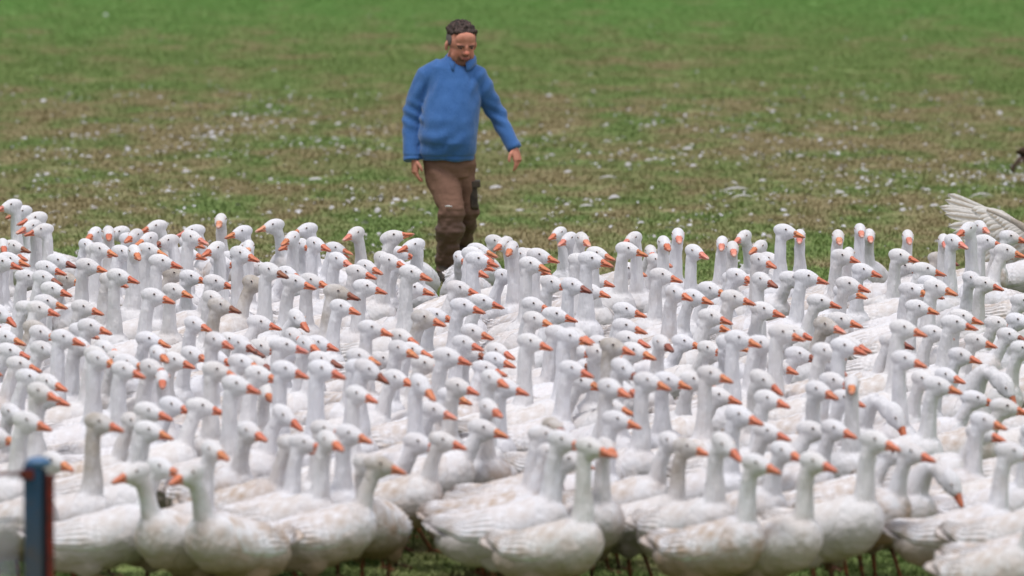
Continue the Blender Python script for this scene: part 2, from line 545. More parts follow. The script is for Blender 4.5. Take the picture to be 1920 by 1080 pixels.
def eyes(c, M):
    out = []
    for s in (-1, 1):
        p = c + M @ hs((.010, s * .0300, .0085))
        rot = M @ Matrix.Rotation(R(-s * 10), 3, 'X')
        ring = mesh('eye_ring', *ellipsoid(p, (.0078, .0032, .0066), rot, 12, 6), M_ring)
        ball = mesh('eye', *ellipsoid(p + M @ Vector((0, s * .0010, 0)), (.0066, .0042, .0058), rot, 12, 8), M_eye)
        out.append((ball, ring))
    return out

def folded_wing(s, seed):
    """closed shell over the flank; feather rows are ridges of real depth"""
    rs = random.Random(seed)
    NU, NV = 84, 34
    def surf(u, v, off):
        x = .155 - .485 * u
        # fore part follows the body; rear part runs on as the crossed wing tips
        zc, ry, rz = body_at(max(x, -.155))
        if x < -.155:
            k = (-.155 - x) / .175
            zc = zc + .055 * k; ry = ry * (1 - .80 * k); rz = rz * (1 - .62 * k)
        top, bot = R(86 - 6 * u), R(-22 + 52 * u ** 1.5)
        w = min(1, u / .10); w = math.sqrt(max(0, w * (2 - w)))
        mid = R(28)
        top = mid + (top - mid) * w; bot = mid + (bot - mid) * w
        a = bot + (top - bot) * v
        ca, sa = math.cos(a), math.sin(a)
        p = Vector((x, s * (ry + off) * ca, zc + (rz + off) * sa))
        return p
    def relief(u, v):
        # long flight feathers behind, scalloped coverts in front; returns height 0..1 and dark edge
        nl = 9
        q = (v + .10 * u + .012 * math.sin(9 * u + seed)) * nl
        fr = q - math.floor(q)
        lf_h = 1 - fr; lf_e = 1.0 if (fr > .86 or fr < .06) else 0.0
        row = u * 11 + (0.5 * math.cos((v * 9 + (int(u * 11) % 2) * .5) * 2 * math.pi)) * .5
        fr2 = row - math.floor(row)
        cv_h = fr2; cv_e = .55 if fr2 > .88 else 0.0
        k = min(1, max(0, (u - .34 - .18 * (v - .5)) / .06))
        return lf_h * k + cv_h * (1 - k), lf_e * k + cv_e * (1 - k)
    V, E_ = [], []
    for i in range(NU + 1):
        for j in range(NV + 1):
            u, v = i / NU, j / NV
            h, e = relief(u, v)
            rim = min(1, 4 * v, 4 * (1 - v), 2.6 * u, 7 * (1 - u) + .1)
            # ragged trailing edge
            jag = .018 * (((v * 9 + .1 * u * 9) % 1)) if u > .93 else 0
            off = -.0035 * (1 - min(1, rim * 2)) + .0035 * min(1, rim * 2) + (.008 + (.007 + .007 * min(1, u * 2)) * h) * rim
            p = surf(min(1, u), v, off); p.x += jag
            V.append(p); E_.append(e)
    n1 = len(V)
    for i in range(NU + 1):
        for j in range(NV + 1):
            V.append(surf(i / NU, j / NV, -.004)); E_.append(.3)
    Fc = []
    def idx(i, j, b=0): return b + i * (NV + 1) + j
    for i in range(NU):
        for j in range(NV):
            q = (idx(i, j), idx(i + 1, j), idx(i + 1, j + 1), idx(i, j + 1))
            Fc.append(q if s > 0 else q[::-1])
            q = (idx(i, j, n1), idx(i, j + 1, n1), idx(i + 1, j + 1, n1), idx(i + 1, j, n1))
            Fc.append(q if s > 0 else q[::-1])
    for i in range(NU):
        for j in (0, NV):
            q = (idx(i, j), idx(i, j, n1), idx(i + 1, j, n1), idx(i + 1, j)); Fc.append(q)
    for j in range(NV):
        for i in (0, NU):
            Fc.append((idx(i, j), idx(i, j + 1), idx(i, j + 1, n1), idx(i, j, n1)))
    me = mesh('wing', V, Fc, M_wing)
    me.attributes.new('edge', 'FLOAT', 'POINT').data.foreach_set('value', E_)
    bm = bmesh.new(); bm.from_mesh(me); bmesh.ops.recalc_face_normals(bm, faces=bm.faces); bm.to_mesh(me); bm.free()
    return me

def feather(L, w, curve=0.1, base=0.0, name='feather', mat=None, nseg=9, th=.0016, wcurve=0.0):
    """one feather along +x: vane either side of a raised shaft, rounded tip, real thickness"""
    V, E_, Fc = [], [], []
    prof = lambda k: (min(1, .25 + 3.2 * k)) * math.sqrt(max(0, 1 - max(0, (k - .72) / .28) ** 2.2))
    for b in (0, 1):
        for i in range(nseg + 1):
            k = i / nseg
            x = base + L * k
            yc = wcurve * L * k * k
            z0 = curve * L * k * k
            for j in range(5):
                q = (j - 2) / 2
                y = yc + w * .5 * q * max(.03, prof(k))
                z = z0 + (.0012 if j == 2 else 0) - .05 * w * q * q
                V.append((x, y, z + (th if b == 0 else -th) * .5 * (1 - .6 * k)))
                E_.append(1.0 if j == 2 else (.25 if abs(q) == 1 else 0))
    S = 5; n1 = (nseg + 1) * S
    for i in range(nseg):
        for j in range(4):
            a = i * S + j
            Fc.append((a, a + S, a + S + 1, a + 1))
            Fc.append((n1 + a, n1 + a + 1, n1 + a + S + 1, n1 + a + S))
        for j in (0, 4):
            a = i * S + j
            Fc.append((a, n1 + a, n1 + a + S, a + S))
    for j in range(4):
        Fc.append((j, j + 1, n1 + j + 1, n1 + j)); a = nseg * S + j; Fc.append((a, n1 + a, n1 + a + 1, a + 1))
    me = mesh(name, V, Fc, mat)
    me.attributes.new('edge', 'FLOAT', 'POINT').data.foreach_set('value', E_)
    return me

def tail_mesh():
    """fan of tail feathers, built as one overlapping shell"""
    NU, NV = 14, 33
    V, E_, Fc = [], [], []
    for b in (0, 1):
        for i in range(NU + 1):
            for j in range(NV + 1):
                u, v = i / NU, j / NV * 2 - 1
                fr = ((v + 1) * 4.5) % 1
                a = v * (.25 + .30 * u)
                L = .125 * u * (1 - .16 * v * v) - (.012 * abs(fr - .5) * 2 if i == NU else 0)
                x = -.212 - L * math.cos(a); y = (.045 * v) - L * math.sin(a) * -1
                z = .288 + .050 * u - .02 * v * v + (.0045 * (1 - fr)) - (.009 + .012 * (1 - u) if b else 0)
                V.append((x, y, z)); E_.append(.8 if fr < .1 else 0)
    W2 = NV + 1; n1 = (NU + 1) * W2
    for i in range(NU):
        for j in range(NV):
            a = i * W2 + j
            Fc.append((a, a + 1, a + W2 + 1, a + W2)); Fc.append((n1 + a, n1 + a + W2, n1 + a + W2 + 1, n1 + a + 1))
    for i in range(NU):
        for j in (0, NV):
            a = i * W2 + j; Fc.append((a, a + W2, n1 + a + W2, n1 + a))
    for j in range(NV):
        for i in (0, NU):
            a = i * W2 + j; Fc.append((a, n1 + a, n1 + a + 1, a + 1))
    me = mesh('tail', V, Fc, M_wing)
    me.attributes.new('edge', 'FLOAT', 'POINT').data.foreach_set('value', E_)
    bm = bmesh.new(); bm.from_mesh(me); bmesh.ops.recalc_face_normals(bm, faces=bm.faces); bm.to_mesh(me); bm.free()
    return me

def leg_mesh(s, swing):
    """origin at the hip; shank, hock, webbed foot; swing in degrees (forward +)"""
    hip = Vector((0, 0, .205)); a = R(swing)
    hock = Vector((-.022 + .05 * math.sin(a), s * .062, .145))
    foot = Vector((.005 + .16 * math.sin(a), s * .058, .018 + .035 * max(0, -math.sin(a))))
    parts = [tube([Vector((0, s * .065, .215)), hock, foot], [.018, .0115, .0085], 8)]
    parts.append(ellipsoid(hock, (.0145, .0125, .0145), None, 8, 6))
    tilt = 30 * max(0, -math.sin(a))
    Mx = Matrix.Rotation(R(tilt), 3, 'Y')
    toes = []
    for d in (-26, 0, 26):
        L = .088 if d == 0 else .075
        e = foot + Mx @ Vector((L * math.cos(R(d)), L * math.sin(R(d)), -.012))
        toes.append(e)
        parts.append(tube([foot, (foot + e) / 2 + Vector((0, 0, .002)), e], [.008, .0065, .0045], 6))
    V = [foot, toes[0], toes[1], toes[2]]
    V = [v + Vector((0, 0, -.001)) for v in V] + [v + Vector((0, 0, -.005)) for v in V]
    parts.append((V, [(0, 1, 2), (0, 2, 3), (4, 6, 5), (4, 7, 6), (0, 4, 5, 1), (1, 5, 6, 2), (2, 6, 7, 3), (3, 7, 4, 0)]))
    parts.append(tube([foot, foot + Mx @ Vector((-.028, 0, -.008))], [.0065, .003], 6))
    return mesh('leg', *join(parts), M_leg)

GEESE=[
(-2.977,47.122,212.0,0.991,3,0,0,'k',20,385, 'pink-billed white goose facing left, leftmost in the back row'),
(-2.933,47.628,218.6,0.993,2,0,0,'',40,397, 'orange-billed white goose facing left, second from left in the back row'),
(-2.832,46.776,236.8,1.025,2,-30,0,'',66,409, 'orange-billed white goose facing left, fourth from left in the back row'),
(-2.897,46.129,256.8,1.023,2,-30,0,'k',58,424, 'pink-billed white goose facing left, third from left in the back row'),
(-2.671,45.476,168.2,0.93,3,30,0,'',78,431, 'orange-billed white goose facing left, fifth from left in the back row'),
(-3.239,45.138,332.7,0.936,2,0,0,'d',27,462, 'dark-billed white goose facing right, second from left in second row from the back'),
(-3.36,45.759,330.1,1.001,0,0,0,'',21,476, 'orange-billed white goose facing right, second from left in third row from the back'),
(-3.115,42.222,339.6,1.008,3,0,0,'',5,491, 'orange-billed white goose facing right, leftmost in fourth row from the back'),
(-3.177,43.321,340.6,1.019,2,0,0,'',20,486, 'orange-billed white goose facing right, second from left in fourth row from the back'),
(-3.123,43.823,308.2,0.986,3,-30,0,'',5,460, 'orange-billed white goose facing the camera, leftmost in second row from the back'),
(-3.293,44.846,318.9,1.039,1,-30,0,'',3,471, 'orange-billed white goose facing the camera, leftmost in third row from the back'),
(-2.398,46.739,217.7,0.989,1,30,0,'',177,438, 'orange-billed white goose facing the camera, sixth from left in the back row'),
(-2.444,44.987,273.1,0.974,3,0,0,'',204,437, 'orange-billed white goose facing the camera, eighth from left in the back row'),
(-2.586,45.809,296.9,0.998,2,-30,0,'k',202,436, 'pink-billed white goose facing the camera, seventh from left in the back row'),
(-2.243,47.618,212.9,0.999,0,0,0,'',222,436, 'orange-billed white goose facing left, ninth from left in the back row'),
(-2.074,45.601,181.5,0.974,2,60,0,'',253,441, 'orange-billed white goose facing the camera, tenth from left in the back row'),
(-2.51,46.189,297.2,1.002,1,30,0,'',245,449, 'orange-billed white goose facing right, fourth from left in second row from the back'),
(-2.0,47.281,207.8,0.992,1,0,0,'',292,424, 'orange-billed white goose facing left, eleventh from left in the back row'),
(-2.272,45.219,291.0,1.006,2,-60,0,'',277,448, 'orange-billed white goose facing left, fifth from left in second row from the back'),
(-1.867,45.06,153.7,0.97,2,60,0,'d',314,452, 'dark-billed white goose facing left, sixth from left in second row from the back'),
(-2.81,45.245,342.4,0.933,2,-30,0,'',165,459, 'orange-billed white goose facing right, third from left in second row from the back'),
(-2.704,44.69,325.4,0.952,2,0,0,'',181,469, 'orange-billed white goose facing right, third from left in third row from the back'),
(-2.63,43.452,357.9,0.976,3,-30,0,'',189,468, 'orange-billed white goose facing right, fourth from left in third row from the back'),
(-2.531,43.733,29.4,1.015,2,-60,0,'',231,472, 'orange-billed white goose facing right, fifth from left in third row from the back'),
(-2.335,43.009,315.7,1.014,3,-30,0,'',253,472, 'orange-billed white goose facing the camera, sixth from left in third row from the back'),
(-2.156,43.417,275.9,0.996,3,60,0,'',281,468, 'orange-billed white goose facing right, seventh from left in third row from the back'),
(-2.218,42.314,344.4,1.002,3,0,0,'',304,490, 'orange-billed white goose facing right, sixth from left in fourth row from the back'),
(-1.8,47.127,223.7,0.97,1,-30,0,'k',362,433, 'pink-billed white goose facing left, twelfth from left in the back row'),
(-2.12,43.989,350.9,1.019,3,-30,0,'k',362,445, 'pink-billed white goose facing right, eighth from left in second row from the back'),
(-2.06,46.56,275.0,0.931,1,60,0,'',355,454, 'orange-billed white goose facing right, seventh from left in second row from the back'),
(-2.055,45.998,276.9,0.998,0,60,0,'',354,474, 'orange-billed white goose facing right, eighth from left in third row from the back'),
(-1.797,46.648,264.9,1.026,2,0,0,'k',414,413, 'pink-billed white goose facing the camera, thirteenth from left in the back row'),
(-1.512,43.103,204.7,1.024,3,30,0,'',403,466, 'orange-billed white goose facing left, ninth from left in second row from the back'),
(-1.553,46.176,243.7,0.966,2,-30,0,'',452,434, 'orange-billed white goose facing left, fourteenth from left in the back row'),
(-1.521,44.708,250.8,0.975,2,0,0,'',457,466, 'orange-billed white goose facing the camera, eleventh from left in third row from the back'),
(-1.634,43.58,297.3,1.0,3,-30,0,'k',466,463, 'pink-billed white goose facing the camera, tenth from left in second row from the back'),
(-1.941,44.781,331.4,0.976,1,0,0,'',435,483, 'orange-billed white goose facing right, ninth from left in third row from the back'),
(-1.539,42.505,263.6,1.057,3,60,0,'',454,476, 'orange-billed white goose facing right, tenth from left in third row from the back'),
(-2.002,44.516,337.9,0.966,1,0,0,'',417,491, 'orange-billed white goose facing right, seventh from left in fourth row from the back'),
(-2.868,44.407,302.2,1.006,1,30,0,'d',111,489, 'dark-billed white goose facing right, fourth from left in fourth row from the back'),
(-2.613,42.989,307.5,1.017,2,30,0,'',167,498, 'orange-billed white goose facing right, fifth from left in fourth row from the back'),
(-2.915,42.859,334.7,1.002,2,0,0,'',90,502, 'orange-billed white goose facing right, third from left in fourth row from the back'),
(-2.901,41.859,357.7,1.022,2,-30,0,'d',84,521, 'dark-billed white goose facing right, second from left in fifth row from the back'),
(-2.788,41.464,332.4,0.987,2,0,0,'',100,542, 'orange-billed white goose facing right, fourth from left in sixth row from the back'),
(-2.891,44.049,327.6,0.968,0,0,0,'g',128,523, 'grubby orange-billed goose facing right, third from left in fifth row from the back'),
(-2.479,42.05,324.5,0.999,2,0,0,'',209,524, 'orange-billed white goose facing right, fourth from left in fifth row from the back'),
(-2.329,41.449,306.3,0.994,3,30,0,'',225,517, 'orange-billed white goose facing right, fifth from left in fifth row from the back'),
(-2.731,40.788,313.9,0.971,2,30,0,'',89,566, 'orange-billed white goose facing right, third from left in sixth row from the back'),
(-2.76,39.879,36.8,0.991,2,-60,0,'',75,578, 'orange-billed white goose facing right, second from left in sixth row from the back'),
(-2.311,44.278,339.8,0.984,0,0,0,'g',327,513, 'grubby orange-billed goose facing right, sixth from left in fifth row from the back'),
(-1.931,43.514,277.9,0.969,1,60,0,'',359,519, 'orange-billed white goose facing right, seventh from left in fifth row from the back'),
(-2.007,41.652,296.6,0.968,2,30,0,'',329,544, 'orange-billed white goose facing right, seventh from left in sixth row from the back'),
(-1.976,42.625,337.3,1.015,1,0,0,'',406,528, 'orange-billed white goose facing right, eighth from left in fifth row from the back'),
(-1.826,40.975,315.4,0.981,2,0,0,'',401,558, 'orange-billed white goose facing right, eighth from left in sixth row from the back'),
(-1.813,40.273,334.7,0.996,2,0,0,'gd',415,572, 'grubby dark-billed goose facing right, ninth from left in sixth row from the back'),
(-2.545,40.218,332.9,0.988,2,0,0,'',158,576, 'orange-billed white goose facing right, fifth from left in sixth row from the back'),
(-1.757,42.017,19.0,1.06,1,-60,0,'g',477,530, 'grubby orange-billed goose facing right, ninth from left in fifth row from the back'),
(-3.01,40.713,319.0,0.99,1,0,1,'',4,588, 'orange-billed white goose facing right, leftmost in seventh row from the back'),
(-2.832,39.511,2.5,1.002,1,-30,0,'g',68,614, 'grubby orange-billed goose facing right, second from left in seventh row from the back'),
(-2.782,39.288,358.1,0.993,1,-30,0,'',79,624, 'orange-billed white goose facing right, third from left in seventh row from the back'),
(-2.418,39.654,293.4,0.995,1,30,0,'',153,620, 'orange-billed white goose facing right, fourth from left in seventh row from the back'),
(-2.359,38.933,304.9,1.008,2,30,0,'',172,612, 'orange-billed white goose facing right, fifth from left in seventh row from the back'),
(-1.865,39.464,318.3,0.959,2,0,0,'',368,607, 'orange-billed white goose facing right, sixth from left in seventh row from the back'),
(-1.346,47.391,236.7,1.001,1,-30,0,'k',511,422, 'pink-billed white goose facing left, fifteenth from left in the back row'),
(-1.05,46.095,210.0,0.987,2,0,0,'',574,430, 'orange-billed white goose facing left, fourteenth from right in the back row'),
(-1.446,45.324,300.4,1.001,2,-60,0,'',546,446, 'orange-billed white goose facing the camera, eleventh from left in second row from the back'),
(-1.169,46.879,227.4,0.979,0,0,0,'',547,456, 'orange-billed white goose facing left, twelfth from left in second row from the back'),
(-1.175,46.344,237.6,0.93,1,60,0,'',569,458, 'orange-billed white goose facing the camera, thirteenth from left in second row from the back'),
(-1.369,43.849,345.2,0.985,3,-30,0,'',594,457, 'orange-billed white goose facing right, fourteenth from left in second row from the back'),
(-1.326,45.653,329.8,0.963,1,0,0,'m',631,466, 'orange-billed white goose facing right, twelfth from left in third row from the back'),
(-1.194,43.358,313.4,1.027,2,0,0,'k',635,486, 'pink-billed white goose facing right, tenth from left in fourth row from the back'),
(-0.81,45.759,234.4,0.995,2,0,0,'k',666,438, 'pink-billed white goose facing left, thirteenth from right in the back row'),
(-0.977,44.715,352.0,1.016,2,0,3,'u',737,443, 'orange-billed white goose with raised bill, twelfth from right in the back row'),
(-0.612,46.503,271.7,1.01,0,-60,0,'',771,461, 'orange-billed white goose facing left, fifteenth from left in second row from the back'),
(-0.597,44.85,277.3,0.992,2,-60,0,'',776,460, 'orange-billed white goose facing left, fourteenth from right in second row from the back'),
(-0.941,45.224,336.4,0.968,1,0,0,'',752,474, 'orange-billed white goose facing right, thirteenth from left in third row from the back'),
(-0.905,44.287,324.1,0.967,1,0,0,'d',749,498, 'dark-billed white goose facing right, fourteenth from left in fourth row from the back'),
(-1.035,44.033,334.3,1.06,1,-30,0,'',719,485, 'orange-billed white goose facing right, twelfth from left in fourth row from the back'),
(-0.918,43.537,323.0,0.991,2,0,0,'',733,489, 'orange-billed white goose facing right, thirteenth from left in fourth row from the back'),
(-1.085,42.925,346.4,0.999,2,-30,0,'',689,500, 'orange-billed white goose facing right, eleventh from left in fourth row from the back'),
(-1.111,42.688,331.6,0.989,2,0,0,'',672,510, 'orange-billed white goose facing right, thirteenth from left in fifth row from the back'),
(-0.762,41.12,329.8,1.045,3,0,0,'',774,511, 'orange-billed white goose facing right, fifteenth from left in fifth row from the back'),
(-1.781,45.273,320.4,0.93,0,30,0,'',484,500, 'orange-billed white goose facing right, eighth from left in fourth row from the back'),
(-1.577,41.355,352.2,1.033,3,-30,0,'d',508,506, 'dark-billed white goose facing right, ninth from left in fourth row from the back'),
(-1.643,44.184,348.9,1.0,0,-30,0,'',540,512, 'orange-billed white goose facing right, tenth from left in fifth row from the back'),
(-1.466,41.609,339.4,1.027,2,0,0,'',554,528, 'orange-billed white goose facing right, eleventh from left in fifth row from the back'),
(-1.257,42.048,296.7,1.002,2,30,0,'',586,526, 'orange-billed white goose facing right, twelfth from left in fifth row from the back'),
(-1.003,41.556,314.0,1.002,2,30,0,'',688,538, 'orange-billed white goose facing right, fourteenth from left in fifth row from the back'),
(-1.224,40.48,9.8,1.06,2,-30,0,'dg',634,548, 'grubby dark-billed goose facing right, tenth from left in sixth row from the back'),
(-0.775,42.207,313.7,1.023,1,30,0,'',776,540, 'orange-billed white goose facing right, twelfth from left in sixth row from the back'),
(-0.601,41.82,7.8,1.042,1,-30,0,'',863,540, 'orange-billed white goose facing right, thirteenth from left in sixth row from the back'),
(-0.271,45.591,259.9,1.004,0,30,0,'',864,483, 'orange-billed white goose facing the camera, fourteenth from left in third row from the back'),
(-0.398,43.267,332.3,0.997,3,0,0,'',899,469, 'orange-billed white goose facing right, fourteenth from right in third row from the back'),
(-0.409,42.211,335.6,1.031,3,0,0,'',898,486, 'orange-billed white goose facing right, thirteenth from right in fourth row from the back'),
(-0.425,44.075,45.1,0.961,1,-60,0,'',893,496, 'orange-billed white goose facing right, fourteenth from right in fourth row from the back'),
(-0.427,42.964,320.7,0.977,2,0,0,'',886,506, 'orange-billed white goose facing right, fifteenth from left in fourth row from the back'),
(-0.427,42.64,331.8,1.029,3,0,0,'',890,476, 'orange-billed white goose facing right, fifteenth from left in third row from the back'),
(-0.24,46.823,293.0,1.017,0,30,0,'',931,452, 'orange-billed white goose facing right, thirteenth from right in second row from the back'),
(0.113,45.773,238.2,1.012,1,0,0,'',946,456, 'orange-billed white goose facing left, twelfth from right in second row from the back'),
(-0.306,43.582,341.6,0.949,1,-30,0,'',946,517, 'orange-billed white goose facing right, fourteenth from right in fifth row from the back'),
(-0.448,41.321,343.2,1.002,1,0,0,'',906,565, 'orange-billed white goose facing right, fifteenth from left in sixth row from the back'),
(-0.503,40.122,337.1,1.01,2,0,0,'',871,573, 'orange-billed white goose facing right, fourteenth from left in sixth row from the back'),
(-0.608,40.655,309.7,0.986,1,30,0,'',819,590, 'orange-billed white goose facing right, eleventh from left in seventh row from the back'),
(-0.738,39.893,329.5,1.058,1,0,0,'g',797,596, 'grubby orange-billed goose facing right, tenth from left in seventh row from the back'),
(-1.464,41.051,334.9,1.0,0,-30,1,'w',559,596, 'orange-billed white goose looking down, eighth from left in seventh row from the back'),
(-1.693,40.605,11.7,0.995,0,-30,0,'',489,604, 'orange-billed white goose facing right, seventh from left in seventh row from the back'),
(-1.322,39.822,298.7,1.04,0,0,0,'',552,630, 'orange-billed white goose facing the camera, ninth from left in sixth row from the front'),
(-0.856,38.037,304.8,0.995,3,30,0,'',698,615, 'orange-billed white goose facing right, ninth from left in seventh row from the back'),
(-0.785,39.184,314.7,1.0,1,0,0,'',755,631, 'orange-billed white goose facing right, twelfth from left in sixth row from the front'),
(-0.455,39.468,328.2,0.997,1,0,0,'',889,622, 'orange-billed white goose facing right, twelfth from left in seventh row from the back'),
(-0.489,38.183,355.3,0.957,2,-30,0,'',872,642, 'orange-billed white goose facing right, thirteenth from left in sixth row from the front'),
(-1.191,38.025,303.8,0.993,2,0,0,'',576,644, 'orange-billed white goose facing right, tenth from left in sixth row from the front'),
(-1.161,38.941,299.5,0.986,1,30,0,'',599,643, 'orange-billed white goose facing right, eleventh from left in sixth row from the front'),
(-1.487,39.379,299.2,1.001,0,30,0,'',492,650, 'orange-billed white goose facing right, tenth from left in fifth row from the front'),
(0.424,46.402,237.1,0.93,2,0,0,'',1048,437, 'orange-billed white goose facing left, eleventh from right in the back row'),
(0.564,45.39,207.7,0.978,2,30,0,'k',1066,448, 'pink-billed white goose facing left, tenth from right in second row from the back'),
(0.186,45.094,350.1,1.0,2,-60,0,'k',1092,448, 'pink-billed white goose facing the camera, ninth from right in second row from the back'),
(0.143,43.518,227.2,0.995,3,30,0,'',959,465, 'orange-billed white goose facing the camera, eleventh from right in second row from the back'),
(-0.045,43.969,296.5,1.003,2,0,0,'',983,478, 'orange-billed white goose facing the camera, thirteenth from right in third row from the back'),
(-0.156,44.503,329.9,1.035,1,0,0,'',995,479, 'orange-billed white goose facing right, twelfth from right in third row from the back'),
(0.019,42.784,303.4,1.012,3,30,0,'',1012,479, 'orange-billed white goose facing right, eleventh from right in third row from the back'),
(-0.006,42.145,296.6,1.013,3,30,0,'',997,495, 'orange-billed white goose facing right, twelfth from right in fourth row from the back'),
(-0.13,44.812,327.7,0.974,0,0,0,'',1003,503, 'orange-billed white goose facing right, eleventh from right in fourth row from the back'),
(0.857,44.361,233.6,0.988,3,0,0,'k',1187,447, 'pink-billed white goose facing left, eighth from right in second row from the back'),
(0.949,43.905,253.2,1.001,3,30,0,'',1246,456, 'orange-billed white goose facing the camera, seventh from right in second row from the back'),
(0.866,45.088,303.6,1.051,2,-30,0,'k',1272,441, 'pink-billed white goose facing the camera, tenth from right in the back row'),
(0.671,46.014,307.8,1.005,0,-30,0,'k',1221,472, 'pink-billed white goose facing the camera, eighth from right in third row from the back'),
(0.521,44.153,305.9,1.028,2,30,0,'',1179,467, 'orange-billed white goose facing right, ninth from right in third row from the back'),
(0.661,44.797,318.3,0.958,1,0,0,'',1233,488, 'orange-billed white goose facing right, seventh from right in fourth row from the back'),
(0.921,43.263,307.7,0.995,3,0,0,'k',1303,471, 'pink-billed white goose facing right, seventh from right in third row from the back'),
(0.494,43.437,265.2,0.965,3,60,0,'',1121,475, 'orange-billed white goose facing right, tenth from right in third row from the back'),
(0.3,42.112,305.6,1.051,3,30,0,'',1111,486, 'orange-billed white goose facing right, ninth from right in fourth row from the back'),
(0.368,42.625,269.4,0.994,3,60,0,'',1089,488, 'orange-billed white goose facing right, tenth from right in fourth row from the back'),
(0.437,44.605,326.1,0.997,0,0,0,'',1181,504, 'orange-billed white goose facing right, eighth from right in fourth row from the back'),
(0.698,42.494,305.5,0.992,2,30,0,'',1243,516, 'orange-billed white goose facing right, tenth from right in fifth row from the back'),
(0.015,41.68,322.7,1.018,2,0,0,'',1037,530, 'orange-billed white goose facing right, thirteenth from right in fifth row from the back'),
(0.148,40.785,324.8,0.991,3,0,0,'d',1076,534, 'dark-billed white goose facing right, twelfth from right in fifth row from the back'),
(0.308,44.027,305.0,0.971,0,30,0,'',1118,525, 'orange-billed white goose facing right, eleventh from right in fifth row from the back'),
(0.18,43.088,333.0,0.981,0,0,0,'',1110,544, 'orange-billed white goose facing right, thirteenth from right in sixth row from the back'),
(1.165,44.965,296.2,0.997,2,-30,0,'k',1354,456, 'pink-billed white goose facing the camera, sixth from right in second row from the back'),
(1.273,43.487,273.2,1.001,3,0,0,'k',1374,466, 'pink-billed white goose facing the camera, sixth from right in third row from the back'),
(1.601,46.497,237.5,0.991,1,0,0,'k',1394,444, 'pink-billed white goose facing left, ninth from right in the back row'),
(1.537,45.76,268.5,0.984,1,-30,0,'',1423,462, 'orange-billed white goose facing the camera, fifth from right in second row from the back'),
(1.205,42.372,342.0,1.006,3,-30,0,'',1428,488, 'orange-billed white goose facing right, sixth from right in fourth row from the back'),
(1.316,45.343,321.5,1.009,0,0,0,'k',1445,486, 'pink-billed white goose facing right, fifth from right in fourth row from the back'),
(1.058,42.799,319.5,1.06,1,0,0,'',1384,517, 'orange-billed white goose facing right, eighth from right in fifth row from the back'),
(1.185,44.455,293.1,0.93,0,30,0,'',1374,522, 'orange-billed white goose facing right, ninth from right in fifth row from the back'),
(1.238,41.186,309.9,0.994,3,0,0,'d',1431,524, 'dark-billed white goose facing right, seventh from right in fifth row from the back'),
(0.864,42.049,327.4,1.028,1,0,0,'',1333,542, 'orange-billed white goose facing right, tenth from right in sixth row from the back'),
(0.721,41.028,313.5,1.02,2,0,0,'',1269,548, 'orange-billed white goose facing right, twelfth from right in sixth row from the back'),
(0.768,41.693,327.6,1.007,1,0,0,'',1302,556, 'orange-billed white goose facing right, eleventh from right in sixth row from the back'),
(0.972,40.625,335.6,1.017,2,0,0,'',1378,558, 'orange-billed white goose facing right, ninth from right in sixth row from the back'),
(1.205,40.808,302.7,1.02,1,30,0,'',1433,580, 'orange-billed white goose facing right, eighth from right in sixth row from the back'),
(-0.032,41.306,299.2,0.998,1,30,0,'',1002,571, 'orange-billed white goose facing right, fourteenth from right in sixth row from the back'),
(-0.052,40.323,11.5,1.001,1,-30,0,'',1043,590, 'orange-billed white goose facing right, fourteenth from left in seventh row from the back'),
(0.436,40.906,307.5,1.001,1,30,0,'',1175,580, 'orange-billed white goose facing right, fourteenth from right in seventh row from the back'),
(0.782,40.132,1.2,1.018,1,-30,0,'',1335,593, 'orange-billed white goose facing right, twelfth from right in seventh row from the back'),
(0.338,39.755,335.8,1.0,1,0,0,'',1174,611, 'orange-billed white goose facing right, sixteenth from left in seventh row from the back'),
(0.76,40.371,7.5,1.013,0,-30,0,'',1333,609, 'orange-billed white goose facing right, thirteenth from right in seventh row from the back'),
(0.021,38.548,327.4,0.998,2,0,0,'',1048,624, 'orange-billed white goose facing right, fifteenth from left in seventh row from the back'),
(0.061,37.253,3.9,1.006,3,-30,0,'',1070,631, 'orange-billed white goose facing right, fifteenth from left in sixth row from the front'),
(0.1,37.51,351.0,0.991,3,-30,0,'',1080,629, 'orange-billed white goose facing right, fourteenth from right in sixth row from the front'),
(-0.132,37.037,358.9,1.0,3,-30,0,'',997,640, 'orange-billed white goose facing right, fourteenth from left in sixth row from the front'),
(0.342,39.494,326.9,1.043,0,0,0,'',1181,636, 'orange-billed white goose facing right, eleventh from right in sixth row from the front'),
(0.219,38.755,325.2,1.0,1,0,0,'',1128,643, 'orange-billed white goose facing right, thirteenth from right in sixth row from the front'),
(0.38,36.905,299.2,1.006,3,30,0,'g',1152,649, 'grubby orange-billed goose facing right, twelfth from right in sixth row from the front'),
(0.65,38.143,296.8,0.987,2,0,0,'d',1242,642, 'dark-billed white goose facing the camera, tenth from right in sixth row from the front'),
(0.657,39.862,330.4,0.954,0,0,0,'',1284,640, 'orange-billed white goose facing right, ninth from right in sixth row from the front'),
(1.166,39.301,261.8,1.06,0,60,0,'',1369,642, 'orange-billed white goose facing right, eighth from right in sixth row from the front'),
(0.928,37.137,330.7,1.02,3,0,0,'',1387,634, 'orange-billed white goose facing right, seventh from right in sixth row from the front'),
(1.009,37.759,359.5,1.004,2,-30,0,'',1428,644, 'orange-billed white goose facing right, sixth from right in sixth row from the front'),
(1.084,38.043,327.7,0.982,2,-60,0,'k',1429,644, 'pink-billed white goose facing the camera, fifth from right in sixth row from the front'),
(0.812,39.437,318.1,0.966,0,0,0,'',1330,653, 'orange-billed white goose facing right, sixth from right in fifth row from the front'),
(0.065,39.131,328.1,0.996,0,0,0,'',1081,656, 'orange-billed white goose facing right, tenth from right in fifth row from the front'),
(1.515,44.901,302.9,0.997,3,30,0,'',1474,432, 'orange-billed white goose facing right, eighth from right in the back row'),
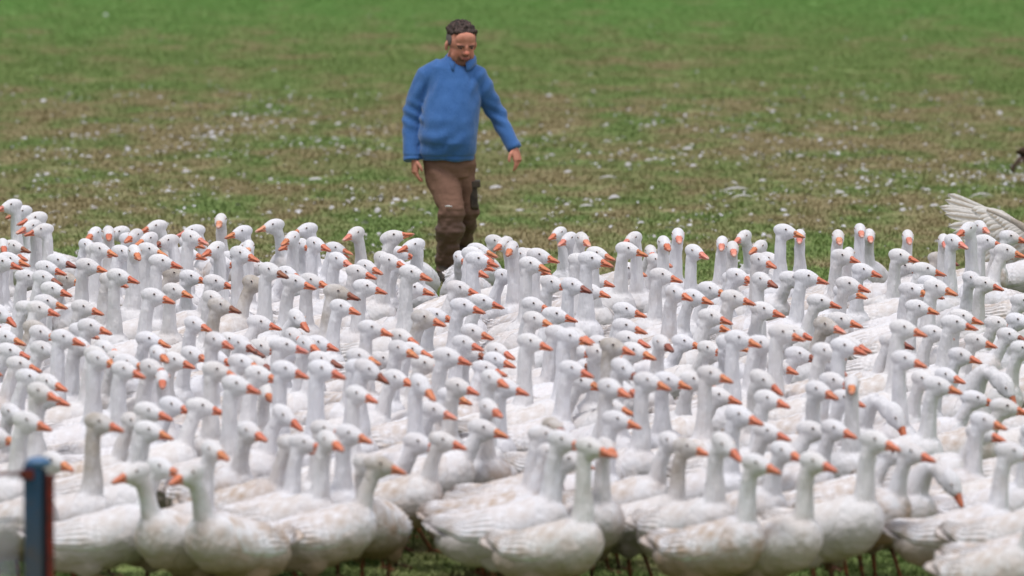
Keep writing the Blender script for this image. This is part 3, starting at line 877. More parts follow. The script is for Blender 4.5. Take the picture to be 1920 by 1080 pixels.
(1.776,45.672,266.7,0.985,2,0,0,'k',1500,442, 'pink-billed white goose facing the camera, seventh from right in the back row'),
(1.753,44.239,333.6,1.007,3,-60,0,'k',1572,444, 'pink-billed white goose facing the camera, sixth from right in the back row'),
(2.103,45.358,273.7,0.963,3,0,0,'k',1613,431, 'pink-billed white goose facing the camera, fifth from right in the back row'),
(2.222,46.656,272.2,0.991,1,0,0,'k',1630,441, 'pink-billed white goose facing the camera, fourth from right in the back row'),
(1.737,43.93,326.5,0.986,2,0,0,'',1581,480, 'orange-billed white goose facing right, fifth from right in third row from the back'),
(1.907,44.985,297.2,1.003,1,-30,0,'',1591,476, 'orange-billed white goose facing the camera, fourth from right in third row from the back'),
(1.889,43.066,301.8,0.97,2,30,0,'',1620,506, 'orange-billed white goose facing right, fourth from right in fourth row from the back'),
(2.401,45.522,273.1,0.996,2,0,0,'k',1702,444, 'pink-billed white goose facing the camera, third from right in the back row'),
(2.154,43.98,299.9,0.992,2,30,0,'',1690,479, 'orange-billed white goose facing right, third from right in third row from the back'),
(2.028,44.57,347.0,1.016,0,0,0,'',1694,500, 'orange-billed white goose facing right, third from right in fourth row from the back'),
(2.559,44.412,273.1,0.97,3,0,0,'k',1769,451, 'pink-billed white goose facing the camera, fourth from right in second row from the back'),
(2.471,43.96,306.1,1.006,3,0,0,'k',1790,452, 'pink-billed white goose facing right, third from right in second row from the back'),
(2.944,44.683,204.0,1.023,3,30,0,'',1813,430, 'orange-billed white goose facing left, second from right in the back row'),
(2.799,45.959,294.6,0.931,3,0,0,'k',1839,425, 'pink-billed white goose facing the camera, rightmost in the back row'),
(2.708,45.269,310.7,0.975,2,30,0,'',1850,452, 'orange-billed white goose facing right, second from right in second row from the back'),
(2.847,46.451,335.8,0.981,1,0,0,'',1896,444, 'orange-billed white goose facing right, rightmost in second row from the back'),
(2.342,45.061,34.9,1.001,0,-60,0,'dg',1763,485, 'grubby dark-billed goose facing right, rightmost in fourth row from the back'),
(2.12,43.48,356.4,1.011,1,0,0,'',1735,505, 'orange-billed white goose facing right, second from right in fourth row from the back'),
(2.783,45.553,314.2,0.946,1,0,0,'k',1874,472, 'pink-billed white goose facing right, second from right in third row from the back'),
(2.696,44.877,7.9,1.013,1,-30,0,'',1888,470, 'orange-billed white goose facing right, rightmost in third row from the back'),
(2.587,43.155,282.5,1.0,1,30,0,'',1825,522, 'orange-billed white goose facing right, second from right in fifth row from the back'),
(1.421,43.896,313.3,1.007,0,30,0,'',1486,521, 'orange-billed white goose facing right, sixth from right in fifth row from the back'),
(1.413,42.012,343.6,1.019,2,0,0,'',1515,519, 'orange-billed white goose facing right, fifth from right in fifth row from the back'),
(1.728,42.23,302.9,1.06,1,30,0,'',1593,533, 'orange-billed white goose facing right, fourth from right in fifth row from the back'),
(1.616,42.791,343.8,1.004,0,0,0,'',1588,547, 'orange-billed white goose facing right, sixth from right in sixth row from the back'),
(1.44,41.465,343.9,0.984,1,0,0,'',1539,564, 'orange-billed white goose facing right, seventh from right in sixth row from the back'),
(2.068,41.487,304.8,0.989,2,30,0,'',1710,543, 'orange-billed white goose facing right, fifth from right in sixth row from the back'),
(2.03,41.872,6.2,1.006,1,-30,0,'',1733,546, 'orange-billed white goose facing right, third from right in sixth row from the back'),
(2.135,42.469,325.0,1.032,1,0,0,'',1745,530, 'orange-billed white goose facing right, third from right in fifth row from the back'),
(2.113,41.008,325.4,1.06,2,0,0,'',1758,538, 'orange-billed white goose facing right, second from right in sixth row from the back'),
(1.975,40.401,338.2,0.966,2,0,0,'',1723,576, 'orange-billed white goose facing right, fourth from right in sixth row from the back'),
(2.082,39.13,346.1,0.994,2,0,0,'',1792,605, 'orange-billed white goose facing right, fourth from right in seventh row from the back'),
(2.264,40.548,307.5,0.987,1,30,0,'',1806,594, 'orange-billed white goose facing right, third from right in seventh row from the back'),
(2.613,40.472,295.6,0.969,1,30,0,'',1911,600, 'orange-billed white goose facing right, rightmost in seventh row from the back'),
(1.435,39.618,320.3,1.038,1,0,0,'kg',1551,609, 'grubby pink-billed goose facing right, ninth from right in seventh row from the back'),
(1.596,40.19,304.0,1.011,1,30,0,'',1578,600, 'orange-billed white goose facing right, eighth from right in seventh row from the back'),
(1.785,38.654,4.0,1.004,2,-30,0,'',1696,615, 'orange-billed white goose facing right, seventh from right in seventh row from the back'),
(2.583,41.446,335.2,0.99,1,0,0,'',1920,565, 'orange-billed white goose facing right, rightmost in sixth row from the back'),
(-2.953,39.05,0.8,0.985,1,-30,0,'',13,632, 'orange-billed white goose facing right, leftmost in sixth row from the front'),
(-2.919,38.737,336.3,1.039,0,0,0,'',21,658, 'orange-billed white goose facing right, leftmost in fifth row from the front'),
(-2.486,37.401,3.8,0.984,3,-30,0,'',121,632, 'orange-billed white goose facing right, second from left in sixth row from the front'),
(-2.401,37.783,321.7,1.005,2,0,0,'',150,648, 'orange-billed white goose facing right, third from left in sixth row from the front'),
(-2.714,38.345,359.7,0.989,1,-30,0,'',82,654, 'orange-billed white goose facing right, second from left in fifth row from the front'),
(-2.761,37.653,338.3,0.975,1,0,0,'',39,682, 'orange-billed white goose facing right, leftmost in fourth row from the front'),
(-2.658,36.775,336.6,1.0,1,0,0,'d',57,707, 'dark-billed white goose facing right, second from left in fourth row from the front'),
(-2.5,35.714,333.4,1.008,1,0,0,'',90,744, 'orange-billed white goose facing right, second from left in third row from the front'),
(-2.357,34.42,318.6,1.013,3,0,0,'',77,734, 'orange-billed white goose facing right, leftmost in third row from the front'),
(-2.549,35.202,309.8,0.983,1,0,0,'',23,772, 'orange-billed white goose facing right, second from left in second row from the front'),
(-2.416,33.575,327.9,1.044,2,0,0,'',54,789, 'orange-billed white goose facing right, third from left in second row from the front'),
(-2.473,33.994,293.9,1.001,1,30,0,'',-3,818, 'orange-billed white goose facing right, leftmost in second row from the front'),
(-2.306,38.498,314.7,0.999,1,0,0,'k',200,653, 'pink-billed white goose facing right, fourth from left in fifth row from the front'),
(-2.329,37.101,347.5,1.015,2,-30,0,'',182,664, 'orange-billed white goose facing right, third from left in fifth row from the front'),
(-2.23,36.057,352.7,1.003,3,-30,0,'',188,673, 'orange-billed white goose facing right, third from left in fourth row from the front'),
(-2.206,37.955,311.4,0.992,1,0,0,'',220,672, 'orange-billed white goose facing right, fifth from left in fifth row from the front'),
(-2.132,36.68,332.2,1.018,2,0,0,'',240,680, 'orange-billed white goose facing right, fifth from left in fourth row from the front'),
(-2.049,35.737,325.9,0.986,3,0,0,'',235,692, 'orange-billed white goose facing right, fourth from left in fourth row from the front'),
(-2.009,36.298,343.9,1.026,2,-30,0,'',286,689, 'orange-billed white goose facing right, sixth from left in fourth row from the front'),
(-1.597,36.249,242.9,0.973,2,30,0,'',304,710, 'orange-billed white goose facing the camera, fourth from left in third row from the front'),
(-1.847,36.879,295.9,0.963,3,0,0,'',298,662, 'orange-billed white goose facing the camera, sixth from left in fifth row from the front'),
(-2.078,39.016,305.2,1.004,1,30,0,'',281,636, 'orange-billed white goose facing right, fourth from left in sixth row from the front'),
(-1.863,37.913,298.7,0.991,1,30,0,'',329,675, 'orange-billed white goose facing right, seventh from left in fourth row from the front'),
(-1.86,38.313,318.4,0.977,1,0,0,'',362,663, 'orange-billed white goose facing right, seventh from left in fifth row from the front'),
(-1.696,37.218,344.4,0.996,3,-30,0,'',407,638, 'orange-billed white goose facing right, fifth from left in sixth row from the front'),
(-1.747,39.882,320.7,0.978,0,0,0,'',434,637, 'orange-billed white goose facing right, sixth from left in sixth row from the front'),
(-1.432,37.975,279.5,1.004,2,30,0,'d',454,644, 'dark-billed white goose facing right, seventh from left in sixth row from the front'),
(-1.675,38.985,326.8,1.03,0,0,0,'d',461,654, 'dark-billed white goose facing right, ninth from left in fifth row from the front'),
(-1.667,38.563,293.5,1.031,0,30,0,'',408,671, 'orange-billed white goose facing right, eighth from left in fifth row from the front'),
(-1.558,36.586,33.0,1.001,2,-60,0,'',455,679, 'orange-billed white goose facing right, ninth from left in fourth row from the front'),
(-1.554,35.554,305.9,1.009,3,30,0,'',408,694, 'orange-billed white goose facing right, eighth from left in fourth row from the front'),
(-1.488,34.526,331.0,1.039,3,0,0,'',446,720, 'orange-billed white goose facing right, sixth from left in third row from the front'),
(-1.904,35.329,356.0,0.988,1,-30,0,'',325,759, 'orange-billed white goose facing right, fifth from left in third row from the front'),
(-1.931,34.117,0.8,1.012,2,-30,0,'',281,771, 'orange-billed white goose facing right, sixth from left in second row from the front'),
(-1.759,35.071,16.5,1.001,1,-30,0,'',379,762, 'orange-billed white goose facing right, eighth from left in second row from the front'),
(-2.038,33.032,332.6,0.998,3,0,0,'g',188,791, 'grubby orange-billed goose facing right, fourth from left in second row from the front'),
(-2.044,34.592,348.1,0.986,1,-30,0,'',251,790, 'orange-billed white goose facing right, fifth from left in second row from the front'),
(-1.857,33.437,330.5,1.0,2,0,0,'',282,806, 'orange-billed white goose facing right, seventh from left in second row from the front'),
(-1.384,34.048,308.2,1.026,1,0,0,'',470,808, 'orange-billed white goose facing right, ninth from left in second row from the front'),
(-1.534,32.558,333.8,1.001,2,-30,0,'',401,843, 'orange-billed white goose facing right, fifth from left in the front row'),
(-1.359,36.915,351.8,0.991,3,0,0,'k',535,648, 'pink-billed white goose facing right, eighth from left in sixth row from the front'),
(-1.281,38.555,298.0,0.973,1,30,0,'',549,658, 'orange-billed white goose facing right, eleventh from left in fifth row from the front'),
(-1.258,37.587,359.5,1.01,1,-30,0,'d',605,674, 'dark-billed white goose facing right, thirteenth from left in fourth row from the front'),
(-1.208,35.534,300.8,1.018,3,30,0,'',538,692, 'orange-billed white goose facing right, twelfth from left in fourth row from the front'),
(-1.487,35.921,359.7,1.021,2,-30,0,'',488,701, 'orange-billed white goose facing right, eleventh from left in fourth row from the front'),
(-1.541,37.439,325.7,1.021,1,0,0,'d',480,681, 'dark-billed white goose facing right, tenth from left in fourth row from the front'),
(-1.132,35.038,354.7,1.06,3,-30,0,'',607,692, 'orange-billed white goose facing right, fourteenth from left in fourth row from the front'),
(-0.983,37.143,328.3,1.004,2,0,0,'',676,668, 'orange-billed white goose facing right, twelfth from left in fifth row from the front'),
(-0.921,35.918,322.1,0.978,3,0,0,'',673,689, 'orange-billed white goose facing right, fifteenth from left in fourth row from the front'),
(-0.897,35.601,335.2,1.0,3,0,1,'d',692,692, 'dark-billed white goose facing right, fourteenth from right in fourth row from the front'),
(-0.81,37.322,343.5,1.03,2,-30,0,'',752,654, 'orange-billed white goose facing right, fourteenth from left in fifth row from the front'),
(-0.769,38.552,331.9,0.969,1,0,0,'',775,656, 'orange-billed white goose facing right, fifteenth from left in fifth row from the front'),
(-0.703,37.593,332.8,0.993,1,0,0,'',798,682, 'orange-billed white goose facing right, twelfth from right in fourth row from the front'),
(-0.562,36.829,334.3,1.044,2,0,0,'',842,668, 'orange-billed white goose facing right, fourteenth from right in fifth row from the front'),
(-0.359,38.569,297.9,0.962,1,30,0,'d',883,660, 'dark-billed white goose facing right, thirteenth from right in fifth row from the front'),
(-0.29,39.03,312.2,1.014,0,0,0,'',936,658, 'orange-billed white goose facing right, twelfth from right in fifth row from the front'),
(-0.361,37.934,356.0,0.96,1,-30,0,'',931,674, 'orange-billed white goose facing right, ninth from right in fourth row from the front'),
(-0.362,37.359,36.0,0.947,1,-60,0,'',912,690, 'orange-billed white goose facing right, eleventh from right in fourth row from the front'),
(-0.295,35.259,337.5,0.985,3,-30,0,'',924,709, 'orange-billed white goose facing right, tenth from right in fourth row from the front'),
(-0.176,35.911,304.3,0.956,2,30,0,'',951,726, 'orange-billed white goose facing right, twelfth from left in third row from the front'),
(-0.859,36.681,351.4,1.0,1,-30,0,'',744,708, 'orange-billed white goose facing right, thirteenth from right in fourth row from the front'),
(-0.623,34.81,334.8,1.0,3,-30,1,'',792,721, 'orange-billed white goose facing right, ninth from left in third row from the front'),
(-0.464,35.827,325.4,0.966,2,0,0,'',861,724, 'orange-billed white goose facing right, eleventh from left in third row from the front'),
(-0.616,36.405,356.6,0.999,0,-30,0,'',847,742, 'orange-billed white goose facing right, tenth from left in third row from the front'),
(-0.921,34.59,20.4,0.951,3,-60,0,'',673,738, 'orange-billed white goose facing right, eighth from left in third row from the front'),
(-1.272,36.337,285.0,0.97,1,0,0,'',499,736, 'orange-billed white goose facing the camera, seventh from left in third row from the front'),
(-1.352,34.785,350.3,1.0,1,-30,1,'',535,778, 'orange-billed white goose facing right, tenth from left in second row from the front'),
(-0.622,35.08,329.4,1.004,1,0,0,'k',816,769, 'pink-billed white goose facing right, fourteenth from left in second row from the front'),
(-0.118,34.791,269.8,0.975,2,30,0,'',918,764, 'orange-billed white goose facing the camera, fourteenth from right in second row from the front'),
(-0.466,34.461,3.4,1.05,0,-30,0,'',908,803, 'orange-billed white goose facing right, fifteenth from left in second row from the front'),
(-0.989,33.963,300.7,0.944,2,30,0,'',610,804, 'orange-billed white goose facing right, eleventh from left in second row from the front'),
(-0.842,33.398,294.0,0.998,2,30,0,'',658,812, 'orange-billed white goose facing right, thirteenth from left in second row from the front'),
(-1.174,33.155,4.1,0.939,2,-30,0,'',571,830, 'orange-billed white goose facing right, seventh from left in the front row'),
(-1.241,33.51,326.3,1.007,1,0,0,'',548,832, 'orange-billed white goose facing right, sixth from left in the front row'),
(-0.715,34.185,330.9,1.015,0,0,0,'',786,829, 'orange-billed white goose facing right, tenth from left in the front row'),
(-0.563,33.8,329.7,0.982,1,0,0,'',833,826, 'orange-billed white goose facing right, eleventh from left in the front row'),
(-1.032,32.851,330.6,1.022,2,-30,0,'',617,825, 'orange-billed white goose facing the camera, twelfth from left in second row from the front'),
(0.101,37.78,331.9,0.966,2,0,0,'',1080,656, 'orange-billed white goose facing right, eleventh from right in fifth row from the front'),
(0.452,37.529,261.2,0.998,2,60,0,'',1124,660, 'orange-billed white goose facing right, ninth from right in fifth row from the front'),
(0.369,37.929,324.7,1.056,1,0,0,'',1191,658, 'orange-billed white goose facing right, seventh from right in fifth row from the front'),
(0.59,38.962,255.1,0.994,0,60,0,'',1153,666, 'orange-billed white goose facing right, eighth from right in fifth row from the front'),
(0.061,38.185,30.7,0.974,0,-60,0,'d',1081,680, 'dark-billed white goose facing right, seventh from right in fourth row from the front'),
(0.044,36.418,355.3,0.995,2,-30,0,'',1075,691, 'orange-billed white goose facing right, eighth from right in fourth row from the front'),
(0.357,35.685,321.4,1.0,3,0,1,'d',1171,691, 'dark-billed white goose facing right, sixth from right in fourth row from the front'),
(0.01,36.801,357.7,1.06,0,-30,0,'',1092,715, 'orange-billed white goose facing right, thirteenth from left in third row from the front'),
(0.444,34.932,326.4,1.012,3,0,0,'',1217,714, 'orange-billed white goose facing right, fourteenth from right in third row from the front'),
(0.71,35.915,274.2,1.009,2,60,0,'',1254,713, 'orange-billed white goose facing right, thirteenth from right in third row from the front'),
(0.734,36.807,301.4,0.994,1,30,0,'',1302,712, 'orange-billed white goose facing right, twelfth from right in third row from the front'),
(0.75,35.329,26.9,0.982,3,-60,0,'',1334,701, 'orange-billed white goose facing right, fifth from right in fourth row from the front'),
(0.293,34.517,314.2,1.027,3,0,0,'',1147,726, 'orange-billed white goose facing right, fourteenth from left in third row from the front'),
(0.399,36.054,292.0,1.041,1,30,0,'',1165,729, 'orange-billed white goose facing right, fifteenth from left in third row from the front'),
(0.697,36.371,3.5,1.002,0,-30,0,'',1349,741, 'orange-billed white goose facing right, eleventh from right in third row from the front'),
(1.081,35.865,296.5,1.015,2,30,1,'',1433,712, 'orange-billed white goose facing right, tenth from right in third row from the front'),
(0.222,35.448,332.5,0.973,1,0,0,'',1149,762, 'orange-billed white goose facing right, eleventh from right in second row from the front'),
(0.254,34.027,332.8,0.984,2,0,0,'',1159,786, 'orange-billed white goose facing right, tenth from right in second row from the front'),
(0.824,33.884,322.2,1.041,2,0,0,'',1389,778, 'orange-billed white goose facing right, ninth from right in second row from the front'),
(0.998,34.998,323.2,0.994,2,0,0,'',1442,748, 'orange-billed white goose facing right, ninth from right in third row from the front'),
(-0.035,33.571,331.5,1.004,2,-30,0,'dg',1038,800, 'grubby dark-billed goose facing right, twelfth from right in second row from the front'),
(0.937,34.21,325.4,0.985,1,0,0,'',1441,809, 'orange-billed white goose facing right, eighth from right in second row from the front'),
(-0.043,32.522,351.8,1.057,2,-30,0,'',1058,825, 'orange-billed white goose facing right, thirteenth from left in the front row'),
(0.459,33.676,335.5,0.997,1,-30,0,'',1258,826, 'orange-billed white goose facing right, thirteenth from right in the front row'),
(-0.004,33.891,325.9,1.001,0,0,0,'',1069,845, 'orange-billed white goose facing right, fifteenth from left in the front row'),
(0.153,31.976,323.2,0.999,3,0,0,'',1109,838, 'orange-billed white goose facing right, sixteenth from left in the front row'),
(0.323,32.914,291.1,0.984,2,0,0,'',1137,838, 'orange-billed white goose facing the camera, fourteenth from right in the front row'),
(0.573,33.166,329.2,0.93,2,0,0,'g',1290,838, 'grubby orange-billed goose facing right, twelfth from right in the front row'),
(0.764,32.7,309.2,1.028,2,0,1,'',1360,832, 'orange-billed white goose facing right, eleventh from right in the front row'),
(-0.024,32.802,336.6,1.003,1,0,0,'',1067,861, 'orange-billed white goose facing right, fourteenth from left in the front row'),
(1.141,37.522,4.3,1.001,3,-30,0,'',1468,624, 'orange-billed white goose facing right, eleventh from right in seventh row from the back'),
(1.327,40.121,302.8,1.022,0,30,0,'',1489,623, 'orange-billed white goose facing right, tenth from right in seventh row from the back'),
(1.749,37.525,1.7,1.033,3,-30,0,'',1697,615, 'orange-billed white goose facing right, sixth from right in seventh row from the back'),
(2.008,39.75,332.0,0.948,1,0,0,'',1752,623, 'orange-billed white goose facing right, fifth from right in seventh row from the back'),
(2.378,40.043,359.5,0.969,0,-30,0,'d',1894,628, 'dark-billed white goose facing right, rightmost in sixth row from the front'),
(2.215,39.367,333.5,0.93,1,0,0,'',1833,638, 'orange-billed white goose facing right, second from right in sixth row from the front'),
(2.4,38.419,323.5,1.002,1,0,0,'',1920,654, 'orange-billed white goose facing right, rightmost in fifth row from the front'),
(2.068,38.238,327.0,0.97,1,0,0,'',1804,666, 'orange-billed white goose facing right, second from right in fifth row from the front'),
(1.735,38.976,335.0,0.977,1,0,0,'d',1676,640, 'dark-billed white goose facing right, third from right in sixth row from the front'),
(1.803,36.297,296.7,0.994,3,30,0,'',1699,673, 'orange-billed white goose facing right, second from right in fourth row from the front'),
(1.45,36.848,328.5,1.004,3,0,0,'',1585,649, 'orange-billed white goose facing right, third from right in fifth row from the front'),
(1.479,38.366,327.2,1.047,1,0,0,'',1594,645, 'orange-billed white goose facing right, fourth from right in sixth row from the front'),
(1.319,37.297,351.3,1.012,2,-30,0,'',1549,658, 'orange-billed white goose facing right, fourth from right in fifth row from the front'),
(1.199,38.765,337.3,1.003,0,0,0,'d',1499,664, 'dark-billed white goose facing right, fifth from right in fifth row from the front'),
(1.482,37.97,295.2,0.967,1,30,1,'',1556,679, 'orange-billed white goose facing right, third from right in fourth row from the front'),
(1.116,38.343,325.5,0.97,0,0,0,'',1461,686, 'orange-billed white goose facing right, fourth from right in fourth row from the front'),
(1.326,36.587,329.1,1.005,1,0,0,'',1564,714, 'orange-billed white goose facing right, seventh from right in third row from the front'),
(1.38,35.956,322.7,0.967,1,0,0,'',1585,746, 'orange-billed white goose facing right, sixth from right in third row from the front'),
(1.612,35.065,266.6,0.989,3,0,0,'',1597,720, 'orange-billed white goose facing the camera, fifth from right in third row from the front'),
(1.835,36.937,316.0,0.973,1,0,0,'',1733,711, 'orange-billed white goose facing right, fourth from right in third row from the front'),
(1.814,35.586,330.9,1.004,2,0,0,'',1762,722, 'orange-billed white goose facing right, third from right in third row from the front'),
(1.918,37.275,349.0,0.934,1,-30,0,'',1777,703, 'orange-billed white goose facing right, rightmost in fourth row from the front'),
(2.196,37.691,320.0,1.0,0,0,2,'D',1889,725, 'orange-billed white goose with bowed head, rightmost in third row from the front'),
(1.558,36.124,320.0,1.001,3,0,2,'D',1682,781, 'orange-billed white goose with bowed head, fifth from right in second row from the front'),
(1.258,34.27,320.7,0.999,1,0,0,'',1567,804, 'orange-billed white goose facing right, sixth from right in second row from the front'),
(1.96,34.16,326.7,0.961,2,0,0,'',1847,788, 'orange-billed white goose facing right, third from right in second row from the front'),
(1.889,34.494,329.0,1.042,0,0,0,'',1842,811, 'orange-billed white goose facing right, fourth from right in second row from the front'),
(1.382,32.625,320.6,1.06,2,0,0,'',1644,825, 'orange-billed white goose facing right, seventh from right in the front row'),
(1.538,33.138,324.0,1.01,1,0,0,'',1711,848, 'orange-billed white goose facing right, fifth from right in the front row'),
(1.01,33.184,311.6,1.02,1,0,0,'',1471,845, 'orange-billed white goose facing right, ninth from right in the front row'),
(1.107,32.12,319.4,0.999,2,0,0,'',1528,865, 'orange-billed white goose facing right, eighth from right in the front row'),
(2.142,33.417,324.1,0.993,2,0,0,'',1943,810, 'orange-billed white goose facing right, rightmost in second row from the front'),
(-2.23,32.83,315.6,1.004,1,0,0,'',103,864, 'orange-billed white goose facing right, leftmost in the front row'),
(-1.394,32.14,221.2,1.036,1,0,0,'',253,886, 'orange-billed white goose facing left, second from left in the front row'),
(-1.826,32.348,354.8,1.014,1,-30,0,'',304,875, 'orange-billed white goose facing right, third from left in the front row'),
(-1.182,32.001,230.3,1.06,1,0,0,'',355,888, 'orange-billed white goose facing left, fourth from left in the front row'),
(-0.87,32.439,7.5,1.002,1,-30,0,'g',714,871, 'grubby orange-billed goose facing right, ninth from left in the front row'),
(-0.61,32.853,259.3,0.998,1,60,0,'',688,868, 'orange-billed white goose facing right, eighth from left in the front row'),
(0.85,32.025,322.2,0.999,2,0,0,'',1422,869, 'orange-billed white goose facing right, tenth from right in the front row'),
(1.685,33.343,320.0,0.941,2,0,2,'D',1787,906, 'orange-billed white goose with bowed head, fourth from right in the front row'),
(2.101,33.838,353.6,0.961,1,-30,0,'',1938,825, 'orange-billed white goose facing right, second from right in the front row'),
(2.008,31.025,311.8,0.997,1,0,0,'',1954,950, 'orange-billed white goose facing right, rightmost in the front row'),
(2.953,43.494,337.4,0.999,3,0,0,'',1976,462, 'white goose cut off by the right photo edge, first such from the back'),
(2.99,44.008,340.3,0.997,1,0,0,'',1996,497, 'white goose cut off by the right photo edge, second such from the back'),
(2.836,42.44,343.4,0.988,1,0,0,'',1984,538, 'white goose cut off by the right photo edge, third such from the back'),
(2.714,39.05,317.3,1.001,3,30,0,'',1994,581, 'white goose cut off by the right photo edge, fourth such from the back'),
(2.715,39.545,329.6,1.01,1,30,0,'',2011,616, 'white goose cut off by the right photo edge, fifth such from the back'),
(2.631,38.7,324.4,1.0,1,30,0,'',1999,645, 'white goose cut off by the right photo edge, sixth such from the back'),
(2.508,36.987,342.8,1.01,1,0,0,'',2013,696, 'white goose cut off by the right photo edge, seventh such from the back'),
(2.397,36.014,353.3,1.003,1,0,0,'',2001,730, 'white goose cut off by the right photo edge, eighth such from the back'),
(2.291,34.77,352.5,1.007,1,-30,0,'',1994,777, 'white goose cut off by the right photo edge, ninth such from the back'),
(2.16,32.18,323.5,1.056,1,0,0,'',2008,878, 'white goose cut off by the right photo edge, tenth such from the back'),
(2.109,31.486,326.0,1.002,1,0,0,'',2005,924, 'white goose cut off by the right photo edge, eleventh such from the back'),
(-3.342,42.817,331.8,1.035,1,0,0,'',-40,520, 'white goose cut off by the left photo edge, first such from the back'),
(-3.174,40.041,350.8,1.003,1,0,0,'',-40,600, 'white goose cut off by the left photo edge, second such from the back'),
(-2.974,37.219,354.9,0.994,1,0,0,'',-40,690, 'white goose cut off by the left photo edge, third such from the back'),
(-2.732,34.855,321.8,1.001,1,0,0,'',-40,780, 'white goose cut off by the left photo edge, fourth such from the back'),
(2.546,42.256,301.1,0.95,2,30,0,'',1848,532, 'orange-billed white goose facing right, rightmost in fifth row from the back'),
(1.382,35.382,283.0,1.017,2,30,0,'',1536,730, 'orange-billed white goose facing right, eighth from right in third row from the front'),
(-2.22,40.53,3.7,1.029,2,-30,0,'',291,554, 'orange-billed white goose facing right, sixth from left in sixth row from the back'),
(2.075,35.867,342.5,1.006,0,0,0,'',1887,763, 'orange-billed white goose facing right, second from right in second row from the front'),
(-2.562,36.456,350.3,1.0,1,-30,0,'',93,716, 'orange-billed white goose facing right, third from left in third row from the front'),
(1.085,34.621,4.9,1.008,0,-30,0,'',1525,806, 'orange-billed white goose facing right, seventh from right in second row from the front'),
(-2.956,41.287,340.3,0.951,1,0,0,'',53,577, 'orange-billed white goose facing right, leftmost in sixth row from the back'),
(1.425,33.753,5.9,0.97,0,-30,0,'',1674,850, 'orange-billed white goose facing right, sixth from right in the front row'),
(-2.957,42.485,316.9,0.976,2,30,0,'',53,519, 'orange-billed white goose facing right, leftmost in fifth row from the back'),
(1.983,36.578,350.7,0.949,0,0,0,'',1830,747, 'orange-billed white goose facing right, second from right in third row from the front'),
(-0.086,39.526,324.5,0.985,2,0,0,'',1005,598, 'orange-billed white goose facing right, thirteenth from left in seventh row from the back'),
(-0.103,33.346,346.6,0.972,2,0,0,'',1021,815, 'orange-billed white goose facing right, thirteenth from right in second row from the front'),
(-1.174,40.177,356.4,0.987,2,-30,0,'',642,575, 'orange-billed white goose facing right, eleventh from left in sixth row from the back'),
(-0.903,38.968,315.6,0.941,0,30,0,'',717,672, 'orange-billed white goose facing right, thirteenth from left in fifth row from the front'),
(2.47,41.068,309.5,0.961,0,30,0,'',1871,606, 'orange-billed white goose facing right, second from right in seventh row from the back'),
(1.947,32.542,342.7,0.985,2,0,0,'',1899,846, 'orange-billed white goose facing right, third from right in the front row'),
(-0.103,33.092,342.0,0.999,1,-30,0,'',1033,849, 'orange-billed white goose facing right, twelfth from left in the front row')
]


WING = {(s, k): folded_wing(s, k * 3.7 + s) for s in (-1, 1) for k in (0, 1)}
TAIL = tail_mesh()
LEGS = {(s, w): leg_mesh(s, w) for s in (-1, 1) for w in (-28, -8, 0, 14, 30)}
VAR = {}
PROTO = {}
def variant(ty, rel, pc, kind):
    """a complete goose of one pose; later ones are copies sharing its meshes"""
    key = (ty if pc < 2 else 0, rel, pc)
    if key not in VAR:
        VAR[key] = goose_meshes(*key)
    pk = (key, kind)
    if pk in PROTO: return PROTO[pk], False
    body, (up_, lo_, nos), ey = VAR[key]
    if kind == 'm':
        c, M, _, _ = head_frame(*key)
        up_, lo_, nos = bills(c, M, pc, 16)
    if kind in 'kd':
        up_, lo_ = up_.copy(), lo_.copy()
        mm = {'k': M_billk, 'd': M_billd}[kind]
        up_.materials[0] = mm; lo_.materials[0] = mm
    root = bpy.data.objects.new('goose', None)
    root.empty_display_size = .1
    col.objects.link(root)
    link('body', body, root)
    u = link('upper_bill', up_, root)
    for q in nos: link('nostril', q, u)
    link('lower_bill', lo_, root)
    for ball, ring in ey:
        e = link('eye', ball, root); link('eye_ring', ring, e)
    for s in (-1, 1): link('wing', WING[(s, 0)], root)['side'] = s
    link('tail', TAIL, root)
    for s in (-1, 1): link('leg', LEGS[(s, 0)], root)['side'] = s
    PROTO[pk] = root
    return root, True

def dup_goose(root):
    r = root.copy(); col.objects.link(r)
    for ch in root.children:
        c_ = ch.copy(); col.objects.link(c_); c_.parent = r
        for g in ch.children:
            d_ = g.copy(); col.objects.link(d_); d_.parent = c_
    return r

rg = random.Random(21)
GROUP = 'geese crowded together in the flock'
flock = []
for (gx, gy, yaw, sc, ty, rel, pc, fl, px, py, lab) in GEESE:
    kind = 'm' if 'm' in fl else 'd' if 'd' in fl else 'k' if 'k' in fl else 'o'
    p, fresh = variant(ty, rel, pc, kind)
    g = p if fresh else dup_goose(p)
    g.location = (gx, gy, 0)
    g.rotation_euler = (0, 0, R(yaw))
    g.scale = (sc, sc * rg.uniform(.96, 1.03), sc)
    tag(g, lab, 'goose', GROUP)
    front = max(0, (py - 720) / 160)
    dirt = min(1, max(0, rg.gauss(.20 + .40 * min(1, front) + (.18 if py > 840 else 0), .28)))
    hd = .85 if 'g' in fl else max(0, rg.gauss(.04, .09))
    cr = rg.random()
    wk = rg.choice((0, 1)); sw = rg.choice((0, 0, 14, -8, 30, -28))
    li = 0
    for ch in g.children:
        st = ch.name.split('.')[0]
        if st in ('body', 'wing', 'tail'):
            ch.color = (dirt, hd if st == 'body' else 0, cr, 1)
        if st == 'wing':
            ch.data = WING[(ch['side'], wk)]
        if st == 'leg':
            s = ch['side']
            ch.data = LEGS[(s, sw if s > 0 else {0: 0, 14: -8, -8: 14, 30: -28, -28: 30}[sw])]
    flock.append((g, px, py))

def nearest(px, py):
    return min(flock, key=lambda q: (q[1] - px) ** 2 + (q[2] - py) ** 2)[0]

